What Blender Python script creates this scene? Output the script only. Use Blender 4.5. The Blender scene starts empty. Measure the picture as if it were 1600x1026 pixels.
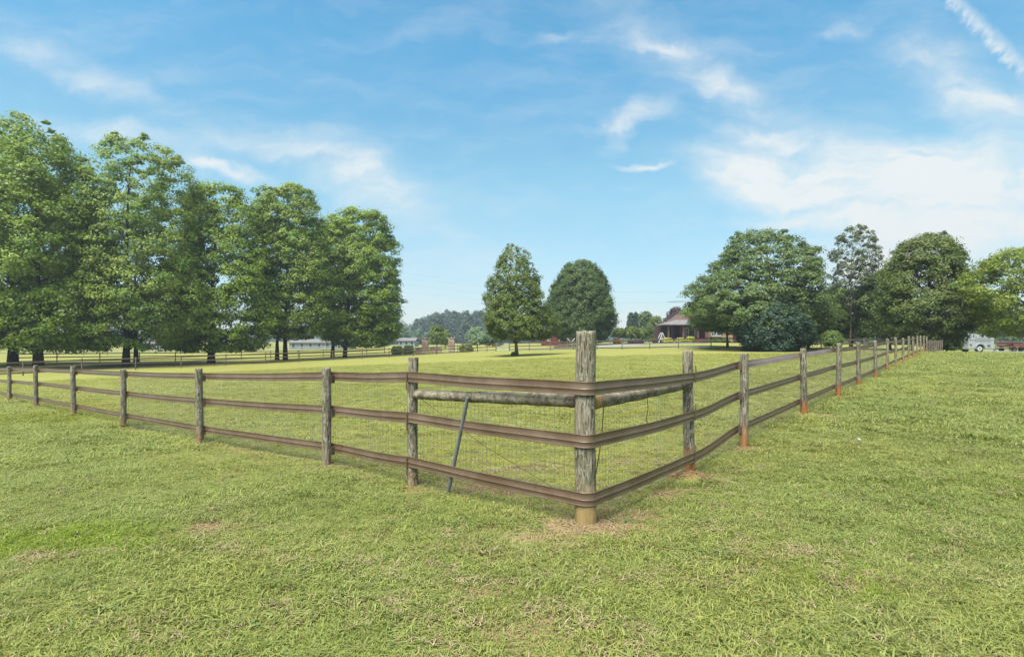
import bpy, math, random
import numpy as np
from mathutils import Vector, Matrix
random.seed(7); RNG = np.random.default_rng(7)
R = math.radians
C = bpy.context.scene.collection
F = 867.0; CX = 800.0; HY = 530.0; CAMZ = 1.43      # the lens of the photograph, in its own pixels

# ------------------------------------------------------------------ camera, sky, sun, exposure
cam = bpy.data.cameras.new('camera'); camo = bpy.data.objects.new('camera', cam); C.objects.link(camo)
camo.location = (0, 0, CAMZ); camo.rotation_euler = (R(90), 0, 0)
cam.sensor_width = 36; cam.lens = F/1600*36; cam.shift_y = (HY-513)/1600; cam.clip_start = .05; cam.clip_end = 6000
sc = bpy.context.scene; sc.camera = camo
sc.view_settings.view_transform = 'Standard'; sc.view_settings.look = 'None'
sc.view_settings.exposure = 1.79; sc.view_settings.gamma = 1
SUN_AZ, SUN_EL = R(-150), R(64)
sd = bpy.data.lights.new('sun', 'SUN'); sd.energy = 3.3; sd.angle = R(42); sd.color = (1, .95, .87)
so = bpy.data.objects.new('sun', sd); C.objects.link(so)
sv = Vector((math.sin(SUN_AZ)*math.cos(SUN_EL), math.cos(SUN_AZ)*math.cos(SUN_EL), math.sin(SUN_EL)))
so.rotation_euler = sv.to_track_quat('Z', 'Y').to_euler(); so.location = (0, 0, 60)

class NT:
    """small helper to wire nodes"""
    def __init__(s, tree): s.t = tree; s.n = tree.nodes; s.l = tree.links
    def node(s, typ, _in=None, **kw):
        n = s.n.new(typ)
        for k, v in kw.items(): setattr(n, k, v)
        for k, v in (_in or {}).items():
            sk = n.inputs[k]
            if isinstance(v, bpy.types.NodeSocket): s.l.new(v, sk)
            else: sk.default_value = v
        return n
    def math(s, op, a, b=0.0, c=None, clamp=False):
        i = {0: a, 1: b}
        if c is not None: i[2] = c
        return s.node('ShaderNodeMath', i, operation=op, use_clamp=clamp).outputs[0]
    def mix(s, fac, a, b, blend='MIX'):
        n = s.n.new('ShaderNodeMix'); n.data_type = 'RGBA'; n.blend_type = blend
        for i, v in ((0, fac), (6, a), (7, b)):
            if isinstance(v, bpy.types.NodeSocket): s.l.new(v, n.inputs[i])
            else: n.inputs[i].default_value = v if not isinstance(v, tuple) or len(v) == 4 else (*v, 1)
        return n.outputs[2]
    def noise(s, vec, scale, detail=4, rough=.55, dist=0, out=0):
        i = {'Scale': scale, 'Detail': detail, 'Roughness': rough, 'Distortion': dist}
        if vec is not None: i['Vector'] = vec
        return s.node('ShaderNodeTexNoise', i).outputs[out]
    def rng(s, v, a, b, c=0., d=1., smooth=True):
        return s.node('ShaderNodeMapRange', {0: v, 1: a, 2: b, 3: c, 4: d}, interpolation_type='SMOOTHSTEP' if smooth else 'LINEAR').outputs[0]
    def mapping(s, vec, loc=(0, 0, 0), rot=(0, 0, 0), sca=(1, 1, 1), typ='POINT'):
        return s.node('ShaderNodeMapping', {'Vector': vec, 'Location': loc, 'Rotation': rot, 'Scale': sca}, vector_type=typ).outputs[0]

w = bpy.data.worlds.new('World'); sc.world = w; w.use_nodes = True
T = NT(w.node_tree); T.n.clear()
sky = T.node('ShaderNodeTexSky', sky_type='NISHITA', sun_disc=False, sun_elevation=SUN_EL, sun_rotation=SUN_AZ, altitude=200., air_density=1.0, dust_density=.6, ozone_density=1.6)
tc = T.node('ShaderNodeTexCoord').outputs['Generated']
sep = T.node('ShaderNodeSeparateXYZ', {0: tc}); dx, dy, dz = sep.outputs
yy = T.math('MAXIMUM', T.math('ABSOLUTE', dy), .02)
u = T.math('DIVIDE', dx, yy); v = T.math('DIVIDE', dz, yy)
uv = T.node('ShaderNodeCombineXYZ', {0: u, 1: v, 2: 0.}).outputs[0]
wob = T.node('ShaderNodeVectorMath', {0: T.noise(uv, 4, 8, .62, out=1), 1: (.5, .5, .5)}, operation='SUBTRACT').outputs[0]
wob = T.node('ShaderNodeVectorMath', {0: wob, 1: (.26, .15, 0)}, operation='MULTIPLY').outputs[0]
uvw = T.node('ShaderNodeVectorMath', {0: uv, 1: wob}, operation='ADD').outputs[0]
def blob(px, py, rx, ry, rot, amp, soft=0.0):
    m = T.mapping(uvw, ((px-CX)/F, (HY-py)/F, 0), (0, 0, R(rot)), (rx/F, ry/F, 1), 'TEXTURE')
    d = T.node('ShaderNodeVectorMath', {0: m}, operation='LENGTH').outputs['Value']
    return T.math('MULTIPLY', T.rng(d, 1.0, soft), amp)
cl = None
for b in [(1340, 280, 360, 90, -4, .80), (1190, 285, 175, 85, -12, .50), (1540, 330, 360, 110, 8, .75), (1250, 345, 160, 22, 3, .45), (1190, 208, 160, 26, -8, .45),
          (1400, 400, 330, 80, 0, .6), (1500, 250, 260, 60, 6, .35), (985, 172, 75, 34, 25, .30), (958, 200, 70, 22, 62, .3), (992, 263, 50, 11, -3, .6), (1480, 130, 170, 70, -25, .42), (1560, 170, 170, 80, -30, .25),
          (1060, 85, 300, 80, -28, .30), (1030, 65, 90, 30, -32, .10), (1150, 140, 200, 50, -25, .25), (855, 55, 60, 16, 15, .28), (1320, 55, 60, 18, -10, .2),
          (160, 120, 320, 45, -26, .16), (90, 110, 260, 32, -20, .16), (350, 272, 120, 18, -10, .62), (200, 215, 220, 30, -14, .38), (540, 265, 220, 60, -18, .42), (600, 320, 160, 50, -25, .42), (420, 240, 200, 30, -8, .32),
          (700, 430, 330, 90, -6, .22), (700, 505, 700, 40, 0, .35), (980, 505, 120, 30, 0, .3)]:
    x = blob(*b)
    cl = x if cl is None else T.math('ADD', cl, x)
fib = T.noise(T.mapping(uvw, rot=(0, 0, R(24)), sca=(1.6, 7, 1)), 2.4, 7, .62)
fib2 = T.noise(T.mapping(uvw, rot=(0, 0, R(-10)), sca=(2.0, 5, 1)), 5, 6, .6)
fb = T.math('ADD', T.rng(fib, .32, .68, .50, 1.15), T.rng(fib2, .3, .7, -.16, .16))
cl = T.math('MULTIPLY', T.math('MULTIPLY', cl, fb), 1.3)
cl = T.math('ADD', cl, T.math('ADD', T.math('MULTIPLY', T.rng(fib, .42, .75), .15), T.math('MULTIPLY', T.rng(fib2, .45, .75), .07)))
# vapour trail of an aircraft, with ragged left side
ct = T.mapping(uv, ((1550-CX)/F, (HY-60)/F, 0), (0, 0, R(-44)), (1, 1, 1), 'TEXTURE')
cs = T.node('ShaderNodeSeparateXYZ', {0: ct})
cn = T.noise(T.mapping(ct, sca=(60, 26, 1)), 1.2, 4, .6)
cy = T.math('ADD', cs.outputs[1], T.math('MULTIPLY', T.math('SUBTRACT', cn, .5), .040))
core = T.math('MULTIPLY', T.rng(T.math('ABSOLUTE', cy), .026, .000), T.rng(cs.outputs[0], .16, .02, .55, 1.))
core = T.math('MULTIPLY', core, T.rng(cn, .32, .66, .22, .72))
cl = T.math('MAXIMUM', cl, core)
cl = T.math('MULTIPLY', cl, T.rng(dz, -.02, .02))
cl = T.math('MINIMUM', cl, .93)
tint = T.mix(T.rng(dz, .26, .46, smooth=False), T.mix(T.rng(dz, .06, .26, smooth=False), (.62, .69, .70), (.78, 1.07, .92)), (.50, 1.12, 1.12))
skyc = T.mix(1.0, sky.outputs[0], tint, 'MULTIPLY')
cloudc = T.mix(T.rng(dz, 0, .3), (4.35, 4.35, 4.15), (4.5, 4.65, 4.6))
fin = T.mix(cl, skyc, cloudc)
bg = T.node('ShaderNodeBackground', {'Color': fin, 'Strength': .0565})
T.l.new(bg.outputs[0], T.node('ShaderNodeOutputWorld').inputs[0])

# ------------------------------------------------------------------ terrain
VL = np.array((-1061.7, 867.)); VL /= np.linalg.norm(VL)       # direction of the left side of the near fence
VR = np.array((708., 867.)); VR /= np.linalg.norm(VR)          # direction of its right side
COR = np.array(((915-CX)/F*4.35, 4.35))
def zpix(px, py, Z): return ((px-CX)/F*Z, Z, CAMZ-(py-HY)/F*Z)
def on_line(px, o, d):
    """distance along the line o + u*d whose point projects to column px"""
    r = (px-CX)/F
    return (r*o[1]-o[0])/(d[0]-r*d[1])
CP = []
LEFT = [(511, 730), (312, 695), (192, 668), (115, 650), (56, 636), (15, 628)]
RIGHT = [(1162.7, 695), (1255.8, 645), (1309.4, 617), (1341.9, 603), (1368, 590), (1386, 579), (1399.5, 572), (1411, 566.5), (1420, 562), (1427, 558.5), (1433, 555), (1438, 552)]
for px, py in LEFT+[(645, 758)]:
    uu = on_line(px, COR, VL); p = COR+uu*VL; CP.append(zpix(px, py, p[1]))
for px, py in RIGHT+[(1076, 737)]:
    uu = on_line(px, COR, VR); p = COR+uu*VR; CP.append(zpix(px, py, p[1]))
CP.append(zpix(915, 815, 4.35))
for q in [(36, 587, 45.5), (128, 581, 48.4), (212, 578, 51.3), (283, 575, 54.2), (353, 571, 57), (415, 568, 60), (520, 563, 65.9), (608, 558, 71.7), (682, 554, 77.5), (746, 549.7, 83),
          (827, 547.5, 77.7), (933, 546, 70), (1015, 545.5, 65), (1060, 544.5, 62.5), (1111, 543.5, 60), (806, 556, 57.7), (1100, 533.5, 100), (866, 538.5, 110), (1210, 548, 54), (1534, 550, 55), (1600, 550, 60),
          (22, 572, 56), (195, 570, 60), (330, 566.5, 68), (440, 562, 76), (530, 558.5, 84), (100, 552, 130), (400, 549, 150), (640, 543, 150), (800, 540, 150), (1000, 536, 150), (1300, 538, 100), (1550, 540, 100)]:
    CP.append(zpix(*q))
CP += [(x, y, 0.) for x, y in ((0, 0), (-3, 2), (3, 2), (0, 2.6), (-6, -6), (6, -6), (0, -15))]
CP += [(6, 4, .05), (14, 8, .18), (-10, 2, -.15), (-25, -5, -.5), (25, -5, .3), (40, 20, .5)]
for a in range(0, 360, 30): CP.append((260*math.sin(R(a)), 260*math.cos(R(a)), -1.0 if a > 180 or a < 20 else -.3))
CP = np.array(CP)
def _k(r2): return r2*np.log(r2+1e-9)*.5
def _tps():
    P = CP[:, :2]/50.; n = len(P)
    K = _k(((P[:, None]-P[None])**2).sum(-1))+np.eye(n)*.003
    A = np.zeros((n+3, n+3)); A[:n, :n] = K; A[:n, n] = 1; A[:n, n+1:] = P; A[n, :n] = 1; A[n+1:, :n] = P.T
    return np.linalg.solve(A, np.r_[CP[:, 2], 0, 0, 0])
_W = _tps()
def ground(x, y):
    x = np.atleast_1d(np.asarray(x, float)); y = np.atleast_1d(np.asarray(y, float))
    r = np.hypot(x, y); s = np.minimum(1, 250/np.maximum(r, 1e-6)); P = np.stack((x*s, y*s), -1)/50.
    out = np.zeros(len(P)); n = len(CP); Q = CP[:, :2]/50.
    for i in range(0, len(P), 20000):
        p = P[i:i+20000]
        out[i:i+20000] = _k(((p[:, None]-Q[None])**2).sum(-1))@_W[:n]+_W[n]+p@_W[n+1:]
    t = np.clip((r-200)/200, 0, 1)
    return out*(1-t)+(-.9)*t
def gz(x, y): return float(ground(x, y)[0])
def at(px, Z): X = (px-CX)/F*Z; return Vector((X, Z, gz(X, Z)))
def gp(px, py):
    """point of the ground seen at a pixel"""
    Z = np.geomspace(2, 200, 1500); X = (px-CX)/F*Z
    d = (CAMZ-(py-HY)/F*Z)-ground(X, Z); i = int(np.argmax(d < 0))
    return X[i], Z[i]

# ------------------------------------------------------------------ object helpers
def tag(o, label=None, cat=None, group=None, kind=None):
    if label: o['label'] = label
    if cat: o['category'] = cat
    if group: o['group'] = group
    if kind: o['kind'] = kind
    return o
def thing(name, label, cat, loc, group=None, kind=None):
    o = bpy.data.objects.new(name, None); C.objects.link(o); o.location = loc; o.empty_display_size = .3
    return tag(o, label, cat, group, kind)
def wloc(o):
    v = Vector((0, 0, 0))
    while o is not None: v += o.location; o = o.parent
    return v
class MB:
    def __init__(s): s.v = []; s.f = []; s.m = []
    def add(s, vs, fs, mi=0):
        k = len(s.v); s.v += [tuple(p) for p in vs]; s.f += [tuple(i+k for i in f) for f in fs]; s.m += [mi]*len(fs)
    def box(s, c, d, rz=0, mi=0, M=None):
        vs = [Vector((x*d[0]/2, y*d[1]/2, z*d[2]/2)) for x in (-1, 1) for y in (-1, 1) for z in (-1, 1)]
        mm = Matrix.Translation(c) @ (M if M else Matrix.Rotation(rz, 4, 'Z'))
        s.add([mm@p for p in vs], [(0, 1, 3, 2), (4, 6, 7, 5), (0, 4, 5, 1), (2, 3, 7, 6), (0, 2, 6, 4), (1, 5, 7, 3)], mi)
    def tube(s, pts, rad, n=8, mi=0, caps=True):
        pts = [Vector(p) for p in pts]; rad = rad if hasattr(rad, '__len__') else [rad]*len(pts)
        rings = []; ref = None
        for i, p in enumerate(pts):
            t = (pts[min(i+1, len(pts)-1)]-pts[max(i-1, 0)]).normalized()
            if ref is None: ref = Vector((1, 0, 0)) if abs(t.x) < .9 else Vector((0, 1, 0))
            a = (ref-t*ref.dot(t)).normalized(); b = t.cross(a); ref = a
            rings.append([p+(a*math.cos(q)+b*math.sin(q))*rad[i] for q in [2*math.pi*j/n for j in range(n)]])
        vs = [q for r_ in rings for q in r_]
        fs = [(i*n+j, i*n+(j+1) % n, (i+1)*n+(j+1) % n, (i+1)*n+j) for i in range(len(pts)-1) for j in range(n)]
        if caps: fs += [tuple(range(n))[::-1], tuple((len(pts)-1)*n+j for j in range(n))]
        s.add(vs, fs, mi)
    def prism(s, prof, axis, a, b, mi=0, o=(0, 0, 0)):
        """prof: (u, z) outline; extruded along 'x' or 'y' from a to b"""
        o = Vector(o); n = len(prof)
        f = (lambda u_, z, t: o+Vector((t, u_, z))) if axis == 'x' else (lambda u_, z, t: o+Vector((u_, t, z)))
        s.add([f(p[0], p[1], a) for p in prof]+[f(p[0], p[1], b) for p in prof],
              [tuple(range(n))[::-1], tuple(range(n, 2*n))]+[(i, (i+1) % n, n+(i+1) % n, n+i) for i in range(n)], mi)
    def build(s, name, mats, parent=None, smooth=False):
        me = bpy.data.meshes.new(name); off = wloc(parent)
        me.from_pydata([tuple(Vector(p)-off) for p in s.v], [], s.f)
        mats = mats if isinstance(mats, (list, tuple)) else [mats]
        for m in mats: me.materials.append(m)
        if len(mats) > 1: me.polygons.foreach_set('material_index', s.m)
        if smooth: me.polygons.foreach_set('use_smooth', [True]*len(me.polygons))
        import bmesh
        bm = bmesh.new(); bm.from_mesh(me); bmesh.ops.recalc_face_normals(bm, faces=bm.faces); bm.to_mesh(me); bm.free()
        o = bpy.data.objects.new(name, me); C.objects.link(o); o.parent = parent
        return o
def np_mesh(name, V, Fq, mat, parent=None, attrs=None, smooth=False):
    """V (n,3), Fq (m,k) faces of k corners; attrs {name: (domain, values)}"""
    me = bpy.data.meshes.new(name); n, (m, k) = len(V), Fq.shape
    V = V-np.array(wloc(parent))
    me.vertices.add(n); me.vertices.foreach_set('co', V.astype(np.float32).ravel())
    me.loops.add(m*k); me.loops.foreach_set('vertex_index', Fq.astype(np.int32).ravel())
    me.polygons.add(m); me.polygons.foreach_set('loop_start', np.arange(0, m*k, k, dtype=np.int32))
    me.polygons.foreach_set('use_smooth', [smooth]*m)
    for nm, (dom, val) in (attrs or {}).items():
        a = me.attributes.new(nm, 'FLOAT', dom); a.data.foreach_set('value', np.asarray(val, np.float32))
    me.update(); me.validate()
    me.materials.append(mat)
    o = bpy.data.objects.new(name, me); C.objects.link(o); o.parent = parent
    return o

# ------------------------------------------------------------------ materials
def mat(name, fn):
    m = bpy.data.materials.new(name); m.use_nodes = True; t = NT(m.node_tree); t.n.clear()
    p = t.node('ShaderNodeBsdfPrincipled'); o = t.node('ShaderNodeOutputMaterial')
    t.l.new(p.outputs[0], o.inputs[0]); p.inputs['Specular IOR Level'].default_value = .25
    fn(t, p, o); return m
def bump(t, p, h, dist=.01, st=.6):
    b = t.node('ShaderNodeBump', {'Height': h, 'Distance': dist, 'Strength': st}); t.l.new(b.outputs[0], p.inputs['Normal'])
def plain(name, col, rough=.7, var=.25, scale=3., metal=0., spec=.25, bmp=0.):
    def fn(t, p, o):
        oc = t.node('ShaderNodeTexCoord').outputs['Object']; n = t.noise(oc, scale, 5, .6)
        c = t.mix(t.rng(n, .3, .7), tuple(x*(1-var) for x in col), tuple(min(1, x*(1+var)) for x in col))
        t.l.new(c, p.inputs['Base Color']); p.inputs['Roughness'].default_value = rough
        p.inputs['Metallic'].default_value = metal; p.inputs['Specular IOR Level'].default_value = spec
        if bmp: bump(t, p, t.noise(oc, scale*8, 4), bmp)
    return mat(name, fn)
# colour of turf as a function of place, shared by the soil sheet and the blades
gt = bpy.data.node_groups.new('turf_colour', 'ShaderNodeTree')
gt.interface.new_socket('Color', in_out='OUTPUT', socket_type='NodeSocketColor')
g = NT(gt); gpos = g.node('ShaderNodeNewGeometry').outputs['Position']
gsep = g.node('ShaderNodeSeparateXYZ', {0: gpos}); gxy = g.node('ShaderNodeCombineXYZ', {0: gsep.outputs[0], 1: gsep.outputs[1], 2: 0.}).outputs[0]
def side(dirv):   # signed distance from the corner along a direction
    rel = g.node('ShaderNodeVectorMath', {0: gxy, 1: (COR[0], COR[1], 0)}, operation='SUBTRACT').outputs[0]
    return g.node('ShaderNodeVectorMath', {0: rel, 1: (dirv[0], dirv[1], 0)}, operation='DOT_PRODUCT').outputs['Value']
inside = g.math('MULTIPLY', g.rng(side(VL), -.5, .6), g.rng(side(VR), -.5, .6))
n1 = g.noise(gxy, .33, 5, .6); n2 = g.noise(gxy, 1.7, 5, .65); n3 = g.noise(gxy, 9, 3, .6); n0 = g.noise(gxy, .06, 3, .5)
green = (.265, .300, .078); yel = (.375, .365, .088); dull = (.325, .300, .125)
c = g.mix(g.rng(n1, .40, .66), green, (.325, .335, .085))
c = g.mix(g.math('MULTIPLY', g.rng(n2, .50, .72), .6), c, dull)
cin = g.mix(g.rng(n1, .35, .65), yel, (.325, .335, .085))
cin = g.mix(g.math('MULTIPLY', g.rng(n2, .52, .75), .5), cin, (.32, .275, .08))
cin = g.mix(g.math('MULTIPLY', g.rng(n0, .45, .62), .45), cin, (.31, .285, .06))
c = g.mix(inside, c, cin)
for px, py, rx, ry, col, am in ((40, 850, 1.0, .5, (.235, .30, .03), .9), (190, 845, .6, .3, (.235, .30, .03), .5), (1330, 905, .35, .3, (.25, .31, .04), .6), (60, 655, 3.5, 1.3, (.27, .29, .04), .8), (1560, 760, 1.6, .5, (.24, .285, .05), .5), (560, 650, 2.5, .5, (.26, .275, .05), .4)):
    bx, by = gp(px, py)
    m = g.mapping(gxy, (bx, by, 0), (0, 0, R(-10)), (rx, ry, 1), 'TEXTURE')
    d = g.node('ShaderNodeVectorMath', {0: m}, operation='LENGTH').outputs['Value']
    d = g.math('ADD', d, g.math('MULTIPLY', g.math('SUBTRACT', n2, .5), 1.6))
    c = g.mix(g.math('MULTIPLY', g.rng(d, 1.3, .4), am), c, col)
hv = g.rng(n3, .3, .7, .86, 1.14)
c = g.node('ShaderNodeHueSaturation', {'Value': hv, 'Color': c}).outputs[0]
g.l.new(c, g.node('NodeGroupOutput').inputs[0])
def turf(t): n = t.n.new('ShaderNodeGroup'); n.node_tree = gt; return n.outputs[0]

def f_soil(t, p, o):
    pos = t.node('ShaderNodeNewGeometry').outputs['Position']
    dirt = t.node('ShaderNodeAttribute', attribute_name='dirt').outputs['Fac']; red = t.node('ShaderNodeAttribute', attribute_name='red').outputs['Fac']
    bare = t.node('ShaderNodeAttribute', attribute_name='open_turf').outputs['Fac']
    nf = t.noise(pos, 38, 4, .7); nm = t.noise(pos, 7, 5, .65); nl = t.noise(pos, 1.2, 4, .6)
    tur = turf(t)
    tur = t.mix(t.rng(nf, .3, .75), t.mix(1., tur, (.46, .48, .44), 'MULTIPLY'), t.mix(1., tur, (.60, .63, .62), 'MULTIPLY'))  # darkened: shade between blades put into the colour where none are modelled
    # mowing streaks along the paddock
    st = t.noise(t.mapping(pos, rot=(0, 0, R(-18)), sca=(.035, .55, 1)), 1.0, 4, .6)
    tur = t.mix(t.math('MULTIPLY', t.rng(st, .50, .68), .35), tur, (.21, .165, .06))
    mot = t.noise(t.mapping(pos, sca=(1, 1, 1)), 2.6, 6, .75)
    tur = t.mix(t.math('MULTIPLY', t.rng(mot, .48, .70), .5), tur, (.19, .185, .065))
    tus = t.noise(t.mapping(pos, sca=(1, 1, 1)), .42, 6, .8)
    tur = t.mix(t.math('MULTIPLY', t.rng(tus, .50, .66), .45), tur, (.25, .185, .085))
    under = t.mix(t.rng(nm, .35, .65), (.125, .15, .035), (.18, .165, .06))
    base = t.mix(bare, under, tur)
    soil = t.mix(t.rng(nm, .35, .65), (.155, .120, .060), (.235, .19, .10))
    soil = t.mix(red, soil, t.mix(t.rng(nf, .3, .7), (.19, .068, .028), (.27, .13, .06)))
    soil = t.mix(t.math('MULTIPLY', t.rng(nf, .55, .75), .6), soil, (.20, .13, .07))
    d = t.rng(t.math('ADD', dirt, t.math('MULTIPLY', t.math('SUBTRACT', nm, .5), 1.5)), .40, 1.0)
    t.l.new(t.mix(d, base, soil), p.inputs['Base Color']); p.inputs['Roughness'].default_value = .95; p.inputs['Specular IOR Level'].default_value = .1
    hh = t.math('ADD', t.math('MULTIPLY', nf, .3), t.math('MULTIPLY', mot, 2.))
    bump(t, p, hh, .03, .7)
M_soil = mat('soil_and_turf', f_soil)
def f_blade(t, p, o):
    hgt = t.node('ShaderNodeAttribute', attribute_name='tip').outputs['Fac']; rnd = t.node('ShaderNodeAttribute', attribute_name='tone').outputs['Fac']
    c = turf(t)
    c = t.mix(t.rng(rnd, .86, 1.), c, (.36, .32, .14))
    c = t.mix(t.math('MULTIPLY', t.rng(rnd, .45, .05), .7), c, (.13, .20, .050))
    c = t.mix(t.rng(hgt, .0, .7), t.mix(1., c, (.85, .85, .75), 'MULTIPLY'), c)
    t.l.new(c, p.inputs['Base Color']); p.inputs['Roughness'].default_value = .5; p.inputs['Specular IOR Level'].default_value = .3
    tr = t.node('ShaderNodeBsdfTranslucent', {'Color': c}); mx = t.node('ShaderNodeMixShader', {0: .45, 1: p.outputs[0], 2: tr.outputs[0]}); t.l.new(mx.outputs[0], o.inputs[0])
M_blade = mat('grass_blade', f_blade)
def leafmat(name, a, b, c3=None, rough=.5, trans=.4):
    def fn(t, p, o):
        tone = t.node('ShaderNodeAttribute', attribute_name='tone').outputs['Fac']
        c = t.mix(tone, a, b)
        n = t.noise(t.node('ShaderNodeTexCoord').outputs['Object'], .35, 3, .5)
        if c3: c = t.mix(t.rng(n, .46, .66), c, c3)
        n2 = t.noise(t.node('ShaderNodeTexCoord').outputs['Object'], 4, 2, .5)
        c = t.node('ShaderNodeHueSaturation', {'Value': t.rng(n2, .3, .7, .75, 1.25), 'Color': c}).outputs[0]
        t.l.new(c, p.inputs['Base Color']); p.inputs['Roughness'].default_value = rough; p.inputs['Specular IOR Level'].default_value = .3
        tr = t.node('ShaderNodeBsdfTranslucent', {'Color': c}); mx = t.node('ShaderNodeMixShader', {0: trans, 1: p.outputs[0], 2: tr.outputs[0]}); t.l.new(mx.outputs[0], o.inputs[0])
    return mat(name, fn)
L_oak = leafmat('oak_leaves', (0.112, 0.186, 0.022), (0.215, 0.288, 0.032), (0.187, 0.265, 0.023))
L_oak2 = leafmat('grey_green_leaves', (0.138, 0.200, 0.029), (0.235, 0.296, 0.049), (0.146, 0.239, 0.029))
L_mid = leafmat('young_oak_leaves', (0.082, 0.125, 0.019), (0.144, 0.186, 0.027), (0.125, 0.159, 0.024))
L_dark = leafmat('dark_leaves', (0.050, 0.092, 0.019), (0.106, 0.149, 0.031), (0.074, 0.121, 0.023))
L_ash = leafmat('feathery_leaves', (0.072, 0.113, 0.026), (0.134, 0.183, 0.048), (0.112, 0.163, 0.042))
L_shrub = leafmat('blue_green_leaves', (0.024, 0.056, 0.030), (0.055, 0.093, 0.048), (0.033, 0.069, 0.033))
L_grey = leafmat('grey_leaves', (0.093, 0.119, 0.046), (0.148, 0.158, 0.073), (0.084, 0.109, 0.040))
L_olive = leafmat('olive_leaves', (0.076, 0.115, 0.020), (0.135, 0.172, 0.033), (0.107, 0.132, 0.031))
L_yel = leafmat('yellow_green_leaves', (0.121, 0.186, 0.023), (0.230, 0.265, 0.041), (0.165, 0.206, 0.030))
L_wood = leafmat('far_wood_leaves', (0.041, 0.070, 0.040), (0.068, 0.099, 0.054), (0.045, 0.077, 0.045))
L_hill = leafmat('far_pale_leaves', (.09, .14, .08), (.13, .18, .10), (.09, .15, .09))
L_yel2 = leafmat('fresh_green_leaves', (0.097, 0.155, 0.032), (0.158, 0.222, 0.050), (0.123, 0.181, 0.036))
L_gold = leafmat('golden_leaves', (.30, .32, .04), (.42, .40, .06))
L_wine = leafmat('purple_leaves', (.045, .022, .026), (.085, .040, .042))
L_orange = leafmat('orange_leaves', (.36, .15, .04), (.45, .25, .07))
L_pale = leafmat('pale_green_leaves', (.13, .20, .10), (.20, .27, .14))
M_bark = plain('bark', (.040, .033, .026), .95, .5, 6, bmp=.03)
M_bark2 = plain('young_bark', (.15, .115, .075), .95, .4, 6, bmp=.02)
def f_post(t, p, o):
    oc = t.node('ShaderNodeTexCoord').outputs['Object']; oi = t.node('ShaderNodeObjectInfo')
    q = t.node('ShaderNodeVectorMath', {0: oc, 1: t.node('ShaderNodeCombineXYZ', {0: t.math('MULTIPLY', oi.outputs['Random'], 30.), 1: 0., 2: 0.}).outputs[0]}, operation='ADD').outputs[0]
    n = t.noise(t.mapping(q, sca=(14, 14, 2.2)), 1, 6, .65); f = t.noise(t.mapping(q, sca=(70, 70, 5)), 1, 5, .7, .6); m = t.noise(q, 5, 4, .6)
    c = t.mix(t.rng(n, .35, .65), (.14, .116, .078), (.235, .203, .142))
    c = t.mix(t.math('MULTIPLY', t.rng(m, .48, .62), .6), c, (.125, .13, .07))
    c = t.mix(t.math('MULTIPLY', t.rng(f, .49, .58), .9), c, (.035, .028, .020))
    fl = t.noise(t.mapping(q, sca=(38, 38, 11)), 1, 4, .6, 1.2)
    c = t.mix(t.math('MULTIPLY', t.rng(fl, .53, .60), .8), c, (.32, .285, .22))
    z = t.node('ShaderNodeSeparateXYZ', {0: oc}).outputs[2]
    ob = t.node('ShaderNodeSeparateColor', {0: oi.outputs['Color']})
    zz = t.math('ADD', z, t.math('MULTIPLY', t.math('SUBTRACT', m, .5), .25))
    st = t.math('MULTIPLY', t.rng(zz, .34, .05), ob.outputs[0])
    c = t.mix(st, c, t.mix(t.rng(n, .3, .7), (.26, .095, .026), (.34, .145, .042)))
    st2 = t.math('MULTIPLY', t.rng(zz, .40, .06), ob.outputs[1])
    c = t.mix(st2, c, t.mix(t.rng(n, .3, .7), (.24, .16, .06), (.33, .235, .10)))
    t.l.new(c, p.inputs['Base Color']); p.inputs['Roughness'].default_value = .92
    bump(t, p, t.math('ADD', t.math('MULTIPLY', f, -1.), n), .012, .9)
M_post = mat('weathered_post', f_post)
def f_log(t, p, o):
    oc = t.node('ShaderNodeTexCoord').outputs['Object']
    # the log runs along a slanted line: rough bark flakes over grey wood
    n = t.noise(oc, 9, 6, .7); f = t.noise(oc, 42, 5, .7); m = t.noise(oc, 2.2, 3, .6)
    c = t.mix(t.rng(n, .38, .62), (.12, .095, .065), (.27, .235, .17))
    c = t.mix(t.math('MULTIPLY', t.rng(f, .50, .64), .8), c, (.055, .042, .03))
    c = t.mix(t.math('MULTIPLY', t.rng(m, .50, .60), .6), c, (.16, .15, .075))
    e = t.node('ShaderNodeAttribute', attribute_name='raw_end').outputs['Fac']
    c = t.mix(t.math('MULTIPLY', e, t.rng(n, .3, .6, .4, 1.)), c, (.42, .23, .07))
    t.l.new(c, p.inputs['Base Color']); p.inputs['Roughness'].default_value = .95; bump(t, p, t.math('ADD', n, f), .012, .9)
M_log = mat('bark_log', f_log)
def f_rail(t, p, o):
    pos = t.node('ShaderNodeNewGeometry').outputs['Position']; n = t.noise(pos, 3, 5, .65); f = t.noise(pos, 40, 4, .7)
    c = t.mix(t.rng(n, .35, .7), (.088, .052, .030), (.138, .092, .060))
    c = t.mix(t.math('MULTIPLY', t.rng(f, .60, .78), .15), c, (.15, .115, .085))
    c = t.mix(t.math('MULTIPLY', t.rng(t.noise(t.mapping(pos, sca=(1, 1, 5)), 7, 5, .7), .48, .72), .35), c, (.13, .095, .068))
    t.l.new(c, p.inputs['Base Color']); t.l.new(t.rng(n, .3, .7, .30, .45), p.inputs['Roughness']); p.inputs['Specular IOR Level'].default_value = .55
    bump(t, p, f, .002, .3)
M_rail = mat('brown_vinyl_rail', f_rail)
M_wire = plain('galvanised_wire', (.20, .21, .20), .5, .2, 8, metal=.3)
M_oldwood = plain('old_grey_wood', (.12, .10, .078), .9, .3, 5)
M_darkwood = plain('dark_brown_wood', (.085, .060, .045), .9, .3, 5)
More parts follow.
